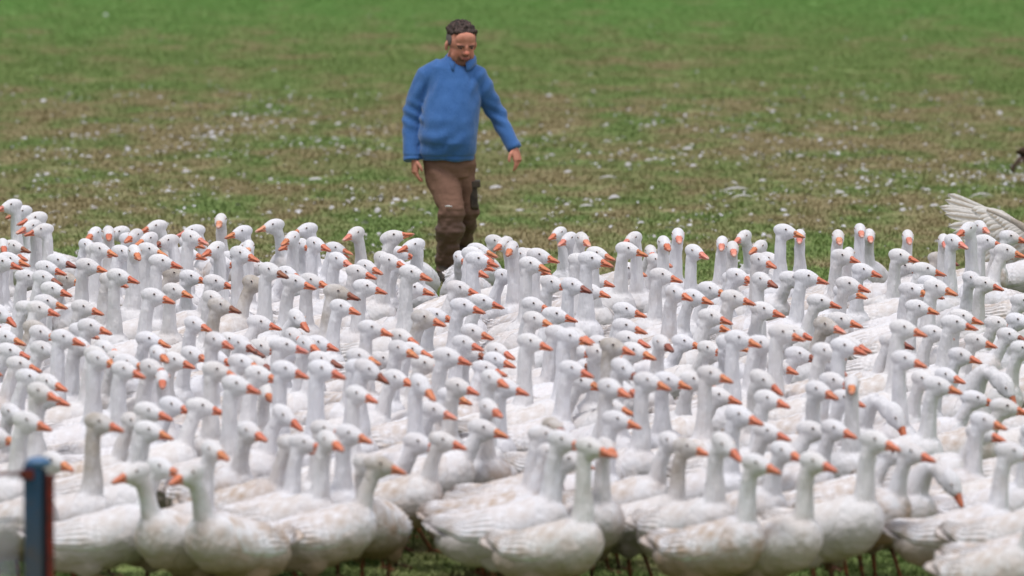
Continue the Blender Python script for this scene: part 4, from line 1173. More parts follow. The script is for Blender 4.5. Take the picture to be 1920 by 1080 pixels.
def unproject(px, py, D):
    """world point seen at photo pixel (px, py) at distance y = D"""
    u, v = (px - 960) / FPX, (540 - py) / FPX
    d = Vector((u, math.cos(TILT) + v * math.sin(TILT), -math.sin(TILT) + v * math.cos(TILT)))
    return Vector((0, 0, 4)) + d * (D / d.y)

# ---------------------------------------------------------------- loose feathers on the grass
rf = random.Random(5)
def loose(L, w, cur, yaw, roll, loc, lift=.02):
    """a curled body feather lying on the grass"""
    V, Fc = [], []
    n = 5
    Mx = Euler((roll, 0, yaw)).to_matrix()
    for i in range(n + 1):
        k = i / n
        r = w * .5 * math.sin(math.pi * min(1, .08 + k * .95)) ** .7 + .0008
        x = L * (k - .5); z = cur * L * (1 - (2 * k - 1) ** 2)
        for q in (-1, 0, 1):
            for dz in ((0,) if q else (.0015,)):
                V.append(Vector(loc) + Mx @ Vector((x, q * r + cur * .3 * x, z + dz - (.3 * r if q else 0))) + Vector((0, 0, lift)))
    for i in range(n):
        for j in (0, 1):
            a = i * 3 + j
            Fc.append((a, a + 3, a + 4, a + 1))
    return V, Fc
parts = []
def dens(x, y):
    v = noise.noise(Vector((x * .55, y * .22, 3.1))) + .5 * noise.noise(Vector((x * 1.6, y * .6, 8.1)))
    b = 1.0
    if y > 69: b = max(.03, 1 - (y - 69) / 7.0)
    if y < 52: b = .45
    return b * max(.12, .55 + 1.1 * v)
while len(parts) < 2500:
    y = rf.uniform(44.5, 92)
    x = rf.uniform(-1, 1) * (960 / FPX * y * 1.08 + .4)
    if rf.random() > dens(x, y): continue
    big = rf.random() ** 2.2
    parts.append(loose(.022 + .045 * big, .014 + .024 * big * rf.random(), rf.uniform(.1, .45), rf.uniform(0, 6.28), rf.uniform(-.9, .9), (x, y, 0), rf.uniform(.016, .035)))
for (px, py, n_) in ((1815, 335, 26), (1905, 330, 34), (1290, 300, 14), (1440, 295, 10), (400, 255, 16), (140, 262, 14), (980, 265, 14), (330, 357, 6), (700, 245, 10)):
    c0 = unproject(px, py, 4 * FPX / (py + 578))
    for _ in range(n_):
        L_ = rf.uniform(.02, .055)
        parts.append(loose(L_, L_ * .5, rf.uniform(.1, .4), rf.uniform(0, 6.28), rf.uniform(-.8, .8), (c0.x + rf.gauss(0, .13), c0.y + rf.gauss(0, .35), 0), rf.uniform(.015, .04)))
litter = link('feather_litter', mesh('feather_litter', *join(parts), M_loose))
tag(litter, 'small white down feathers strewn over the worn grass behind the flock', 'feathers', kind='stuff')
# the largest ones, each lying by itself
NUM = 'first second third fourth fifth sixth seventh eighth ninth tenth eleventh twelfth thirteenth fourteenth fifteenth sixteenth seventeenth eighteenth nineteenth twentieth'.split()
BIGF = [(1380, 364, 62, 14, .34), (1392, 379, 54, 12, .30), (1152, 380, 30, 16, .5), (1140, 342, 44, 12, .3), (1178, 316, 16, 16, .3), (1300, 318, 18, 14, .3), (350, 330, 24, 13, .3),
        (88, 334, 16, 13, .3), (398, 343, 14, 12, .3), (592, 344, 36, 10, .2), (508, 344, 12, 12, .4), (622, 398, 13, 18, .4), (708, 403, 16, 22, .4), (1100, 395, 34, 9, .25),
        (1840, 378, 60, 11, .42), (1875, 218, 14, 18, .3), (1693, 402, 16, 14, .3), (1752, 394, 22, 12, .3), (1575, 370, 26, 12, .4), (668, 402, 10, 12, .3), (1430, 346, 18, 10, .2),
        (65, 347, 10, 12, .3), (560, 405, 20, 12, .3), (975, 403, 22, 9, .2), (1063, 392, 14, 12, .3), (240, 287, 14, 20, .4), (1217, 308, 22, 9, .3), (1290, 286, 26, 12, .3),
        (1065, 330, 20, 12, .3), (1610, 360, 16, 10, .2), (930, 360, 34, 12, .3), (760, 385, 12, 12, .3), (505, 205, 14, 12, .3), (1030, 185, 16, 12, .3), (1500, 300, 20, 10, .3)]
for k, (px, py, wpx, hpx, cur) in enumerate(BIGF):
    s_ = (py + 578) / 4
    c0 = unproject(px, py, FPX / s_)
    L_ = wpx / s_; w_ = max(.025, hpx / s_ * .7)
    big = wpx > 40
    me = mesh('fallen_feather', *loose(L_ * .75, w_ * (.45 if big else .8), cur * .55, rf.uniform(-.3, .3), rf.uniform(.5, 1.0), (0, 0, 0), .04), M_loose)
    o = link('fallen_feather', me, None, (c0.x, c0.y, 0))
    if k == 0: tag(o, 'long curved white feather on the grass, upper of the two right of the middle', 'feather')
    elif k == 1: tag(o, 'long curved white feather on the grass, lower of the two right of the middle', 'feather')
    elif k == 14: tag(o, 'long arched feather lying just above the raised wing of a goose', 'feather')
    else:
        side = 'left' if px < 800 else 'right'
        rk = sorted([b[0] for j, b in enumerate(BIGF) if j not in (0, 1, 14) and (b[0] < 800) == (px < 800)], reverse=px < 800).index(px)
        tag(o, 'curled white feather on the grass, %s large one to the %s of the man' % (NUM[rk], side), 'feather', 'white feathers lying on the grass')

# ---------------------------------------------------------------- raised wing at the far right
def wing_on(goose, feathers, mats, depth, name='raised_wing', arm=None, tilt=0.0):
    """feathers: (base px, tip px, width px, material index); each feather a sub-part of the wing"""
    bpy.context.view_layer.update()
    inv = (Matrix.Translation(goose.location) @ goose.rotation_euler.to_matrix().to_4x4() @ Matrix.Diagonal((*goose.scale, 1))).inverted()
    wing = None
    if arm:
        P_ = [unproject(x, y, depth + dz) for x, y, r, dz in arm]
        V, Fc = tube(P_, [(r * depth / FPX, r * depth / FPX * .55) for x, y, r, dz in arm], 10, up=(0, 1, 0))
        V = [inv @ v for v in V]
        wing = link(name, mesh(name, V, Fc, M_plume), goose)
    for i, (bx, by, tx, ty_, w, mi) in enumerate(feathers):
        d_ = depth + .012 * i + tilt * i
        a = unproject(bx, by, d_); b = unproject(tx, ty_, d_ + .05)
        L = (b - a).length
        me = feather(L, w * depth / FPX, .05, 0, 'flight_feather', mats[mi], 10, .002, rf.uniform(-.05, .05))
        X = (b - a).normalized(); Zv = Vector((0, -1, .1)).normalized()
        Y = Zv.cross(X).normalized(); Zv = X.cross(Y)
        Mx = Matrix((X, Y, Zv)).transposed().to_4x4(); Mx.translation = a
        me.transform(inv @ Mx)
        o = link('flight_feather', me, wing if wing else goose)
    return wing

rightmost = [q for q in flock if q[1] > 1940 and q[2] < 520]
host = min(rightmost, key=lambda q: q[2])[0]
fe = []
tips = [(1778, 362), (1772, 374), (1761, 385), (1766, 394), (1771, 407), (1777, 421), (1786, 434), (1797, 447), (1806, 460), (1816, 473), (1828, 487), (1840, 501), (1854, 514), (1868, 526), (1884, 537), (1902, 546)]
tips = tips[:14]
nF = len(tips)
for i, (tx, ty_) in enumerate(tips):
    k = i / (nF - 1)
    bx = 1868 + 78 * k; by = 404 + 40 * k
    fe.append((bx, by, tx, ty_, 14 + 6 * k, 0))
for i in range(11):
    k = i / 10
    fe.append((1880 + 66 * k, 404 + 34 * k, 1822 + 62 * k, 392 + 84 * k, 20, 1))
for i in range(12):
    k = i / 11
    fe.append((1888 + 60 * k, 406 + 30 * k, 1850 + 60 * k, 396 + 62 * k, 18, 0))
fe = [(a, b, c_, d_, e_, f_) for (a, b, c_, d_, e_, f_) in fe]
M_flight2 = leaf_mat('covert_feather', (0.54, 0.52, 0.49), (0.66, 0.64, 0.62))
wdep = max(q[0].location.y for q in flock if 1770 < q[1] < 1920 and q[2] < 450) + .35
host.location = (host.location.x * wdep / host.location.y, wdep, 0)
wdep += .1
wing_on(host, fe[::-1], [M_flight, M_flight2], wdep, 'raised_wing', [(1850, 393, 2, 0), (1880, 405, 4, 0), (1905, 417, 5.5, 0), (1935, 436, 9, 0), (1965, 470, 14, -.1)], 0)
host['label'] = 'white goose spreading its wing with fanned feathers at the far right'

# goose stretching a brown-stained wing among the left part of the flock
g2 = nearest(300, 560)
cand = [q for q in flock if 190 < q[1] < 330 and 500 < q[2] < 600]
g2 = min(flock, key=lambda q: abs(q[0].location.x - unproject(255, 600, q[0].location.y).x) + abs(q[0].location.y - unproject(255, 600, FPX / 320).y) * .4)[0]
dep2 = g2.location.y - .02
wing_on(g2, [(268, 588, 300, 524, 9, 1), (266, 590, 292, 535, 9, 1), (262, 590, 283, 548, 9, 1), (262, 592, 276, 562, 9, 1), (264, 594, 246, 556, 13, 0), (262, 596, 234, 562, 13, 0), (260, 598, 225, 572, 13, 0), (258, 600, 220, 583, 12, 0)],
        [M_flight2, M_quill], dep2, 'raised_wing', [(262, 606, 9, 0), (266, 590, 7, 0), (272, 570, 3, 0)])
g2['label'] = 'white goose holding up a brown-stained wing, in left part of the flock'

# ---------------------------------------------------------------- dark bird at the far right, mostly out of view
t = NT('dark_plumage', 0.85, 0.2); P = t.coord('Object')
t.base(t.mix(t.ramp(t.noise(P, 22, 3), 0.4, 0.65), (0.045, 0.028, 0.022), (0.15, 0.095, 0.07))); M_darkp = t.m
rootb = bpy.data.objects.new('dark_bird', None); col.objects.link(rootb)
pb = unproject(1962, 345, FPX / ((345 + 578) / 4))
rootb.location = (pb.x, pb.y, 0); rootb.rotation_euler = (0, 0, R(35)); rootb.scale = (.85,) * 3
tag(rootb, 'dark brown bird at the far right edge with only its tail in view', 'bird')
bb, (ub, lb, nb), eb = VAR[next(iter(VAR))]
def recol(me, m):
    q = me.copy(); q.materials.clear(); q.materials.append(m); return q
link('body', recol(bb, M_darkp), rootb)
for s in (-1, 1): link('wing', recol(WING[(s, 0)], M_darkp), rootb)
link('tail', recol(TAIL, M_darkp), rootb)
link('upper_bill', ub, rootb); link('lower_bill', lb, rootb)
for s in (-1, 1): link('leg', LEGS[(s, 0)], rootb)
for k in range(5):
    me = feather(.22, .03, -.3, 0, 'tail_feather', M_darkp, 8, .003)
    o = link('tail_feather', me, rootb, (-.26, .03 * (k - 2), .29), (0, R(18 + 5 * abs(k - 2)), math.pi + R(9 * (k - 2))))

# ---------------------------------------------------------------- blue fence post in front
PY = FPX / 520
def pz(py): return 4 - (py + 578) / 520 * 1.0
def pxx(px): return (px - 960) / 520
t = NT('blue_paint', 0.5, 0.4); P = t.coord('Object'); z = t.sep(P)
n_ = t.noise(P, 18, 4, 0.6)
c = t.mix(t.ramp(n_, 0.55, 0.7), (0.007, 0.045, 0.105), (0.07, 0.04, 0.03))
c = t.mix(t.ramp(z[2], .84, 1.16, 0.85, 0), c, (0.05, 0.056, 0.07))
t.base(c); t.bump(n_, .3, .004); M_blue = t.m
t = NT('red_primer', 0.7, 0.2); P = t.coord('Object')
t.base(t.mix(t.ramp(t.noise(P, 25, 4), 0.4, 0.65), (0.16, 0.022, 0.014), (0.07, 0.02, 0.015))); M_red = t.m
t = NT('cap_paint', 0.5, 0.4); t.base((0.07, 0.15, 0.28)); M_cap = t.m
t = NT('dark_gap', 0.8, 0.1); t.base((0.012, 0.012, 0.018)); M_gap = t.m
t = NT('net_strand', 0.6, 0.3); t.base(t.mix(t.ramp(t.noise(t.coord('Object'), 8, 3), .4, .6), (0.27, 0.28, 0.32), (0.14, 0.145, 0.17))); M_net = t.m
post = bpy.data.objects.new('fence_post', None); col.objects.link(post)
post.location = (pxx(68), PY, 0)
tag(post, 'blue metal fence post with rusty red edge at the lower left', 'fence post')
H_ = pz(872)
def rbox(name, c, s, mat, parent, bev=.004, rz=0):
    bm = bmesh.new()
    V, Fc = box((0, 0, 0), s)
    vs = [bm.verts.new(v) for v in V]
    for f_ in Fc: bm.faces.new([vs[i] for i in f_])
    bmesh.ops.recalc_face_normals(bm, faces=bm.faces)
    if bev: bmesh.ops.bevel(bm, geom=list(bm.edges), offset=bev, segments=2, affect='EDGES')
    bmesh.ops.rotate(bm, verts=bm.verts, cent=(0, 0, 0), matrix=Matrix.Rotation(rz, 3, 'Z'))
    bmesh.ops.translate(bm, verts=bm.verts, vec=c)
    me = bpy.data.meshes.new(name); bm.to_mesh(me); bm.free(); me.materials.append(mat)
    return link(name, me, parent)
rbox('post_tube', (-.018, 0, H_ / 2), (.070, .070, H_), M_blue, post, .006)
rbox('gap_strip', (.0245, -.020, H_ / 2 - .01), (.015, .034, H_ - .02), M_gap, post, .002)
rbox('rusty_angle', (.0435, -.02, H_ / 2 - .02), (.023, .05, H_ - .04), M_red, post, .003)
link('post_cap', mesh('post_cap', *ellipsoid((0, 0, 0), (.048, .044, .022), None, 16, 8), M_cap), post, (.000, 0, H_ + .004))
rbox('rusty_clamp', (-.040, -.044, H_ - .035), (.05, .016, .035), M_red, post, .003)
rail = link('rail', mesh('rail', *tube([(-.03, -.03, pz(888)), (-.25, -.03, pz(893) ), (-.9, -.03, pz(908))], [.0065, .0065, .0065], 8), M_red), post)
net = bpy.data.objects.new('net_fence', None); col.objects.link(net)
net.location = (pxx(-30), PY, 0)
tag(net, 'pale grey netting stretched beside the blue post at the lower left corner', 'netting')
top = pz(978)
for i in range(60):
    x = -.42 + i * .0090
    me_s = mesh('net_strand', *tube([(x + rf.gauss(0, .001), 0, .02), (x + rf.gauss(0, .003), .004, top * .5), (x, 0, top + rf.gauss(0, .012))], [.0022, .0022, .0014], 5), M_net)
    link('net_strand', me_s, net)
link('top_cord', mesh('top_cord', *tube([(-.45, 0, top), (-.1, 0, top - .006), (.125, 0, top)], [.005] * 3, 6), M_net), net)
for zz in (.15, .35, .55, .75):
    link('cross_cord', mesh('cross_cord', *tube([(-.45, .003, zz), (.125, .003, zz)], [.0028] * 2, 5), M_net), net)
# ---------------------------------------------------------------- the farmer
MS = (531 + 578) / 4
MD = FPX / MS
man = bpy.data.objects.new('person', None); col.objects.link(man)
man.location = ((845 - 960) / MS, MD, 0)
tag(man, 'man in blue sweater and brown work trousers walking behind the flock', 'person')
def mp(px, py, d=0.0):
    """metres in the man's own frame: photo-sized silhouette, d = depth (negative towards the viewer)"""
    return Vector(((px - 845) / MS, d, (531 - py) / MS))
def q(r): return r / MS

t = NT('skin', 0.8, 0.1); P = t.coord('Object'); X = t.sep(P)
n_ = t.noise(P, 30, 3, .6)
c = t.mix(t.ramp(n_, .35, .65), (0.48, 0.195, 0.135), (0.56, 0.25, 0.18))
at = t.new('ShaderNodeAttribute', attribute_name='beard_socket_shade')
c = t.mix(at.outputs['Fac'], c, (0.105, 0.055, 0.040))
at2 = t.new('ShaderNodeAttribute', attribute_name='flush')
c = t.mix(at2.outputs['Fac'], c, (0.56, 0.16, 0.115))
t.base(c); t.bump(n_, .2, .003); M_skin = t.m
t = NT('sweater_knit', 0.95, 0.08); P = t.coord('Object')
n_ = t.noise(P, 14, 4, .6); kn = t.noise(t.coord('Object', (1, 1, .35)), 210, 2)
c = t.mix(t.ramp(n_, .3, .7), (0.034, 0.105, 0.29), (0.050, 0.138, 0.355))
c = t.mix(t.ramp(kn, .35, .65, 0, .3), c, (0.085, 0.19, 0.43))
t.base(c); t.bump(t.math('ADD', kn, t.math('MULTIPLY', n_, .6)), .5, .006)
t.b.inputs['Sheen Weight'].default_value = .25
M_knit = t.m
t = NT('trouser_cloth', 0.85, 0.15); P = t.coord('Object'); X = t.sep(P)
n_ = t.noise(P, 9, 4, .6)
c = t.mix(t.ramp(n_, .3, .7), (0.225, 0.125, 0.088), (0.160, 0.088, 0.063))
low = t.ramp(t.math('ADD', X[2], t.math('MULTIPLY', n_, .12)), .46, .62, 1, 0)
c = t.mix(low, c, (0.112, 0.066, 0.050))
t.base(c); t.bump(t.noise(P, 28, 3), .4, .01)
t.l.new(t.ramp(low, 0, 1, .9, .5), t.b.inputs['Roughness'])
M_tr = t.m
t = NT('hair', 0.7, 0.3); P = t.coord('Object'); n_ = t.noise(P, 60, 3, .6)
c = t.mix(t.ramp(n_, .4, .65), (0.018, 0.011, 0.009), (0.085, 0.052, 0.043)); t.base(c); M_hair = t.m
t = NT('grey_hair', 0.8, 0.2); t.base((0.14, 0.115, 0.11)); M_ghair = t.m
t = NT('boot_leather', 0.6, 0.3); P = t.coord('Object')
t.base(t.mix(t.ramp(t.noise(P, 20, 3), .4, .6), (0.035, 0.025, 0.02), (0.075, 0.055, 0.04))); M_boot = t.m
t = NT('lip', 0.5, 0.4); t.base((0.33, 0.10, 0.085)); M_lip = t.m
t = NT('eye_white', 0.2, 0.5); t.base((0.13, 0.085, 0.07)); M_sclera = t.m
t = NT('reflector', 0.4, 0.4); t.base((0.55, 0.55, 0.55)); M_refl = t.m

# --- head: own frame, face towards -y, then turned and bowed
HC_ = mp(865, 80, -.02)                      # centre of the head
HROT = Matrix.Rotation(R(20), 3, 'Z') @ Matrix.Rotation(R(16), 3, 'X')
HSc = 1.13
HX = 1.10
def hd(p): return HC_ + HROT @ (Vector((p[0] * HX, p[1], p[2])) * HSc)
def HE(p, r, rot=None):
    return ellipsoid(hd(p), (r[0] * HSc * HX, r[1] * HSc, r[2] * HSc), HROT @ (rot if rot is not None else Matrix.Identity(3)), 22, 14)
skin = []
skin += [HE((0, .018, .035), (.080, .098, .088)), HE((0, -.018, .020), (.071, .078, .080)), HE((0, -.020, -.035), (.066, .070, .080)),
         HE((0, -.030, -.080), (.053, .052, .038)), HE((0, -.066, -.100), (.024, .022, .020)),
         HE((.040, -.040, -.060), (.027, .026, .036)), HE((-.040, -.040, -.060), (.027, .026, .036)), HE((0, -.040, -.008), (.058, .044, .040)),
         HE((0, -.080, .020), (.054, .014, .013)), HE((0, -.062, .050), (.058, .032, .044)),
         HE((0, -.093, -.004), (.0105, .014, .026)), HE((0, -.103, -.026), (.0155, .017, .0135)), HE((.013, -.094, -.030), (.010, .012, .009)), HE((-.013, -.094, -.030), (.010, .012, .009)),
         HE((0, -.084, -.058), (.030, .016, .016)), HE((0, -.030, -.10), (.050, .055, .028))]
for s in (-1, 1):
    skin.append(HE((s * .082, .012, -.012), (.010, .017, .027), Matrix.Rotation(R(s * 14), 3, 'Z')))
    skin.append(HE((s * .080, .010, -.034), (.009, .012, .012)))
neck0 = mp(857, 128, .02)
skin.append(tube([neck0 + Vector((0, .01, -.05)), neck0, hd((0, .015, -.075)), hd((0, .010, -.03))], [.105, .088, .078, .070], 18))
# torso and limbs inside the clothes: one continuous body
SH_R, EL_R, WR_R = mp(803, 140, .02), mp(774, 215, .03), mp(776, 290, -.06)
SH_L, EL_L, WR_L = mp(893, 140, .0), mp(929, 208, .06), mp(962, 272, -.02)
skin.append(tube([mp(845, 300), mp(843, 250, -.02), mp(845, 190), mp(850, 145, .01), mp(856, 118, .02)], [(.15, .12), (.165, .15), (.165, .13), (.15, .10), (.06, .06)], 20, up=(0, 1, 0)))
skin.append(tube([mp(846, 135, .01), SH_R, EL_R, WR_R], [.055, .055, .044, .027], 12))
skin.append(tube([mp(850, 135, .01), SH_L, EL_L, WR_L], [.055, .055, .044, .027], 12))
FR = dict(hip=mp(824, 308, 0), knee=mp(846, 388, -.15), ank=mp(836, 505, -.06))
BK = dict(hip=mp(868, 308, 0), knee=mp(880, 398, .03), ank=mp(857, 478, .36))
for L_ in (FR, BK):
    skin.append(tube([L_['hip'] + Vector((0, 0, .06)), L_['hip'], L_['knee'], L_['ank']], [.055, .06, .045, .035], 12))
def hand(wr, dirv, palmn, side, curl, sc=1.0):
    """palm, four unequal bent fingers and a thumb leaving the side of the palm"""
    out = []
    d = Vector(dirv).normalized(); pn = Vector(palmn); pn = (pn - d * pn.dot(d)).normalized(); sd = d.cross(pn).normalized() * side
    out.append(tube([wr - d * .03, wr, wr + d * .045 * sc, wr + d * .095 * sc], [(.027, .024), (.030, .024), (.045 * sc, .024), (.042 * sc, .021)], 12, up=pn))
    for i, (L1, off) in enumerate(((.074, .029), (.084, .0097), (.078, -.0097), (.060, -.028))):
        p = wr + d * (.090 - .003 * abs(i - 1)) * sc + sd * off * sc
        pts = [p - d * .02]; a = R(10 + 4 * i) * curl
        dd = d.copy()
        pts.append(p)
        for seg_, ln in enumerate((.45, .32, .23)):
            ang = a * (1 + seg_)
            dd = (d * math.cos(ang) + pn * math.sin(ang) ).normalized()
            pts.append(pts[-1] + dd * L1 * ln * sc)
        out.append(tube(pts, [.0105 * sc, .0108 * sc, .0102 * sc, .0092 * sc, .0070 * sc], 9, up=pn))
    p = wr + d * .022 * sc + sd * .026 * sc
    t1 = p + (d * .5 + sd * .75 + pn * .25).normalized() * .036 * sc
    t2 = t1 + (d * .85 + sd * .30 + pn * .35).normalized() * .032 * sc
    t3 = t2 + (d * 1.0 - sd * .05 + pn * .35).normalized() * .024 * sc
    out.append(tube([p - sd * .012, p, t1, t2, t3], [.015 * sc, .0155 * sc, .0125 * sc, .0115 * sc, .0085 * sc], 9, up=pn))
    return out
skin += hand(mp(778, 296, -.07), (.03, -.18, -1), (.9, .3, 0), 1, 1.5, 1.0)
skin += hand(mp(964, 276, -.03), (.30, -.25, -1), (-.8, .55, -.3), -1, 1.8, .98)
me = remesh(skin, .0052, 3, .5, 'body', M_skin)
a = coords(me); Hi = np.array(HROT.inverted()); loc = ((a - np.array(HC_)) @ Hi.T) / HSc
isH = np.linalg.norm(loc, axis=1) < .17
def blob(c_, r): return np.clip(1 - np.sqrt((((loc - np.array(c_)) / np.array(r)) ** 2).sum(1)), 0, 1)
# eye sockets pressed in
n = normals(me)
dep = np.zeros(len(a))
for s in (-1, 1):
    dep += np.clip(blob((s * .031, -.083, .002), (.024, .035, .016)) * 1.5, 0, 1) * .005
dep += np.clip(blob((0, -.105, -.0445), (.03, .03, .006)) * 1.5, 0, 1) * .003
dep += np.clip(blob((0, -.105, -.076), (.022, .03, .007)) * 1.5, 0, 1) * .004
setco(me, a - n * (dep * isH)[:, None])
z = loc[:, 2]; y = loc[:, 1]; x = loc[:, 0]
be = np.clip(2.2 * blob((0, -.085, -.092), (.058, .07, .036)), 0, 1) * .95 + np.clip(2 * blob((0, -.10, -.046), (.036, .04, .012)), 0, 1) * .8
for s in (-1, 1):
    be += np.clip(2 * blob((s * .032, -.085, -.070), (.014, .04, .034)), 0, 1) * .7
    be += np.clip(2 * blob((s * .031, -.088, .004), (.024, .035, .012)), 0, 1) * .22  # painted shade: eye sockets darkened with the same tint as the stubble
    be += np.clip(2 * blob((s * .058, -.03, -.080), (.04, .06, .05)), 0, 1) * .25
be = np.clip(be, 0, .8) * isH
fl = np.zeros(len(a))
for s in (-1, 1): fl += np.clip(1.6 * blob((s * .042, -.08, -.030), (.035, .05, .030)), 0, 1) * .25
fl += np.clip(1.8 * blob((0, -.115, -.024), (.022, .03, .020)), 0, 1) * .6
fl = np.clip(fl, 0, .7) * isH
me.attributes.new('beard_socket_shade', 'FLOAT', 'POINT').data.foreach_set('value', be.astype(np.float32))
me.attributes.new('flush', 'FLOAT', 'POINT').data.foreach_set('value', fl.astype(np.float32))
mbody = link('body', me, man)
for s in (-1, 1):
    e = link('eye', mesh('eye', *HE((s * .031, -.0765, .001), (.0125, .0085, .0050)), M_sclera), mbody)
    link('iris', mesh('iris', *HE((s * .031 + .004, -.0855, -.001), (.0055, .0030, .0045)), M_eye), mbody)
    V, Fc = tube([hd((s * .012, -.097, .013)), hd((s * .030, -.0985, .0185)), hd((s * .052, -.083, .012))], [.003, .0045, .002], 7)
    link('eyebrow', mesh('eyebrow', V, Fc, M_hair), mbody)
lips = link('lips', mesh('lips', *join([HE((0, -.0965, -.0590), (.019, .0065, .0036)), HE((0, -.0955, -.0665), (.016, .0070, .0042)), HE((.017, -.0915, -.0640), (.008, .006, .003)), HE((-.017, -.0915, -.0640), (.008, .006, .003))]), M_lip), mbody)
# hair: curly clumps over the crown, fringe on the forehead, greying sides
rh = random.Random(9)
hp = [HE((0, .026, .050), (.077, .093, .074))]
for _ in range(190):
    th = rh.uniform(0, 2 * math.pi); ph = math.acos(rh.uniform(.10, 1))
    p = Vector((.074 * math.sin(ph) * math.cos(th), .026 + .092 * math.sin(ph) * math.sin(th), .050 + .078 * math.cos(ph)))
    front = p.y < -.02
    if front and p.z < .085 - .018 * math.cos(p.x * 40): continue
    if abs(p.x) > .07 and p.z < .055 and p.y < .03: continue
    r_ = rh.uniform(.008, .015)
    hp.append(HE(tuple(p), (r_ * 1.2, r_, r_ * .9), Euler((rh.uniform(0, 3), rh.uniform(0, 3), 0)).to_matrix()))
for k in range(13):
    x_ = -.060 + k * .0105
    hp.append(HE((x_ * .95, -.064 + abs(x_) * .35, .090 - .020 * math.exp(-((x_ - .008) / .022) ** 2)), (.012, .013, .014)))
hair = link('hair', remesh(hp, .0055, 1, .4, 'hair', M_hair), man)
a = coords(hair.data); nn = normals(hair.data)
setco(hair.data, a + nn * (pnoise(a, 3, 2, 22) * .0035)[:, None])
for s in (-1, 1):
    link('sideburn', mesh('sideburn', *HE((s * .0700, .012, .030), (.0100, .046, .040))  , M_ghair), hair)

# --- sweater: torso and sleeves knitted in one piece, open at hem and cuffs
def shirt_parts(grow=0.0):
    S = []
    S.append(tube([mp(840, 299, -.02), mp(840, 290, -.02), mp(841, 262, -.035), mp(843, 225, -.03), mp(848, 185, -.015), mp(851, 155, 0), mp(852, 133, .01), mp(858, 121, .02), mp(862, 114, .02)],
                  [(q(50), .150), (q(52), .162), (q(56), .195), (q(55), .182), (q(53), .150), (q(52), .130), (q(50), .110), (q(29), .090), (q(24), .082)], 30, up=(0, 1, 0), power=2.25))
    S.append(tube([mp(846, 136, .01), mp(822, 132, .01), SH_R + Vector((0, 0, -.01)), mp(785, 178, .03), EL_R, mp(771, 252, -.0), mp(772, 288, -.055), mp(773, 299, -.065)],
                  [q(20), q(23), q(23.5), q(22.5), q(20.5), q(19), q(17), q(17.5)], 20))
    S.append(tube([mp(852, 136, .01), mp(876, 133, .01), SH_L + Vector((0, 0, -.01)), mp(911, 175, .03), EL_L, mp(943, 238, .03), mp(958, 265, -.01), mp(965, 277, -.025)],
                  [q(20), q(22), q(22), q(20.5), q(18), q(15.5), q(12.5), q(13)], 20))
    return S
me = remesh(shirt_parts(), .008, 4, .5, 'sweater', M_knit)
a = coords(me); n = normals(me)
px_ = a[:, 0] * MS + 845; py_ = 531 - a[:, 2] * MS
d = pnoise(a * np.array([1, 1, .7]), 41, 3, 2.6) * .012
# drag folds: sideways across the waist, round the elbows and down from the armpits
d += .007 * np.sin((py_ + .35 * (px_ - 845) + 9 * np.sin(px_ / 17)) / 5.2) * np.clip((py_ - 215) / 40, 0, 1) * (np.abs(px_ - 840) < 56) * (.4 + .6 * (px_ < 838))
d += .0065 * np.sin((py_ - .5 * px_) / 3.6) * np.exp(-((py_ - 215) / 26) ** 2) * ((px_ < 795) | (px_ > 905))
d += .006 * np.sin((px_ + .6 * py_) / 5.0) * np.exp(-((py_ - 160) / 26) ** 2) * ((px_ < 822) | (px_ > 880))
# ribbed hem and cuffs
d -= .004 * (np.abs(py_ - 290) < 2.2) 
setco(me, a + n * d[:, None])
sw = link('sweater', me, man)
# polo collar: two flaps round the neck
cp = []
Cn = mp(863, 112, -.0)
for k in range(25):
    an = R(-160 + 320 * k / 24) + R(90)
    ca, sa = math.cos(an), math.sin(an)
cv, cf = [], []
NA = 30
for i in range(NA + 1):
    th = R(-66 + 312 * i / NA)       # opening in front (-y)
    k_ = abs((i / NA) - .5) * 2
    dirv = Vector((math.cos(th), math.sin(th), 0))
    fd = .040 + .020 * k_ ** 3
    base = Vector((mp(863, 0).x, .012, 0))
    zt = mp(0, 97 + 16 * k_ ** 2).z
    tp = base + Vector((dirv.x * .085, dirv.y * .090, zt + (.012 if dirv.y > 0 else 0)))
    ed = base + Vector((dirv.x * .112, dirv.y * .128 - .004, zt - fd - .006))
    mid = (tp + ed) / 2 + Vector((dirv.x * .008, dirv.y * .010, .008))
    ins = Vector((dirv.x * -.010, dirv.y * -.010, -.004))
    cv += [tp, mid, ed, ed + ins, mid + ins, tp + ins]
for i in range(NA):
    for j in range(6):
        j2 = (j + 1) % 6
        cf.append((i * 6 + j, i * 6 + j2, (i + 1) * 6 + j2, (i + 1) * 6 + j))
cf += [tuple(range(5, -1, -1)), tuple(NA * 6 + j for j in range(6))]
link('collar', mesh('collar', cv, cf, M_knit), sw)
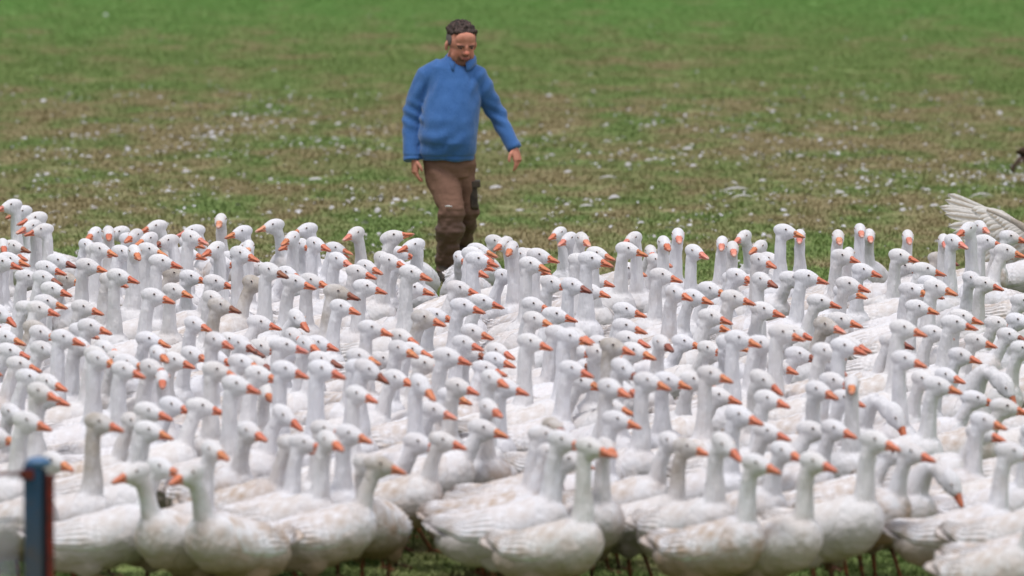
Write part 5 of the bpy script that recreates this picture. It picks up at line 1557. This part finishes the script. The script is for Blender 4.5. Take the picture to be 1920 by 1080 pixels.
# --- trousers
T_ = []
T_.append(tube([mp(842, 288), mp(842, 305), mp(842, 326, .01)], [(q(48), .135), (q(50), .145), (q(47), .135)], 22, up=(0, 1, 0), power=2.3))
T_.append(tube([mp(822, 308, 0), mp(827, 330, -.04), mp(838, 358, -.10), FR['knee'], mp(844, 415, -.145), mp(841, 445, -.11), mp(837, 478, -.075), mp(833, 500, -.06), mp(832, 508, -.06)],
               [q(31), q(32), q(28), q(25.5), q(26), q(25), q(21), q(17.5), q(17)], 20))
T_.append(tube([mp(866, 308, 0), mp(868, 335, .01), mp(874, 365, .02), BK['knee'], mp(877, 415, .08), mp(872, 440, .19), mp(864, 462, .28), mp(859, 478, .34)],
               [q(27), q(24), q(20), q(18), q(17.5), q(18), q(17), q(15)], 20))
me = remesh(T_, .0075, 3, .5, 'trousers', M_tr)
a = coords(me); n = normals(me); px_ = a[:, 0] * MS + 845; py_ = 531 - a[:, 2] * MS
lowk = np.clip((py_ - 372) / 25, 0, 1)
d = pnoise(a, 77, 2, 2.2) * .004 + pnoise(a * np.array([1, 1, 1.7]), 78, 3, 3.6) * (.006 + .015 * lowk)
d += np.sin((py_ + .7 * px_ + 7 * np.sin(px_ / 7)) / 4.4) * .0028 * lowk
d += np.sin((px_ * .8 - py_ * .5) / 5.5) * .005 * np.exp(-((py_ - 325) / 24) ** 2)
setco(me, a + n * d[:, None])
tr = link('trousers', me, man)
# cargo pocket bulging on the thigh, and the small pale tab on the knee
pk = remesh([box(mp(888, 366, .02), (.052, .13, .165), Matrix.Rotation(R(-4), 3, 'Y')), box(mp(892, 344, .02), (.062, .14, .045), Matrix.Rotation(R(-4), 3, 'Y')), box(mp(891, 388, .02), (.05, .10, .03))], .006, 3, .5, 'cargo_pocket', M_boot)
link('cargo_pocket', pk, tr)
link('knee_tab', mesh('knee_tab', *tube([mp(835, 381, -.245), mp(841, 380.5, -.257), mp(848, 381.5, -.257)], [.004, .0052, .004], 8), M_refl), tr)
# --- boots
def boot(an, toe_dir, pitch):
    Mx = Matrix.Rotation(R(toe_dir), 3, 'Z') @ Matrix.Rotation(R(pitch), 3, 'X')
    f = lambda p: an + Mx @ Vector(p)
    S = [tube([f((0, .01, .09)), f((0, .01, .03)), f((0, 0, -.03))], [.054, .053, .055], 14),
         tube([f((0, .06, -.035)), f((0, .02, -.03)), f((0, -.07, -.042)), f((0, -.15, -.055)), f((0, -.19, -.062))], [(.040, .045), (.048, .050), (.052, .042), (.050, .030), (.032, .020)], 14)]
    S.append(tube([f((0, .07, -.075)), f((0, 0, -.078)), f((0, -.10, -.078)), f((0, -.20, -.078))], [(.040, .013), (.044, .013), (.054, .013), (.036, .013)], 14))
    return remesh(S, .007, 2, .5, 'boot', M_boot)
link('boot', boot(mp(834, 531, -.07) + Vector((0, 0, .096)), 12, 0), man)
link('boot', boot(mp(858, 489, .37), 6, -38), man)
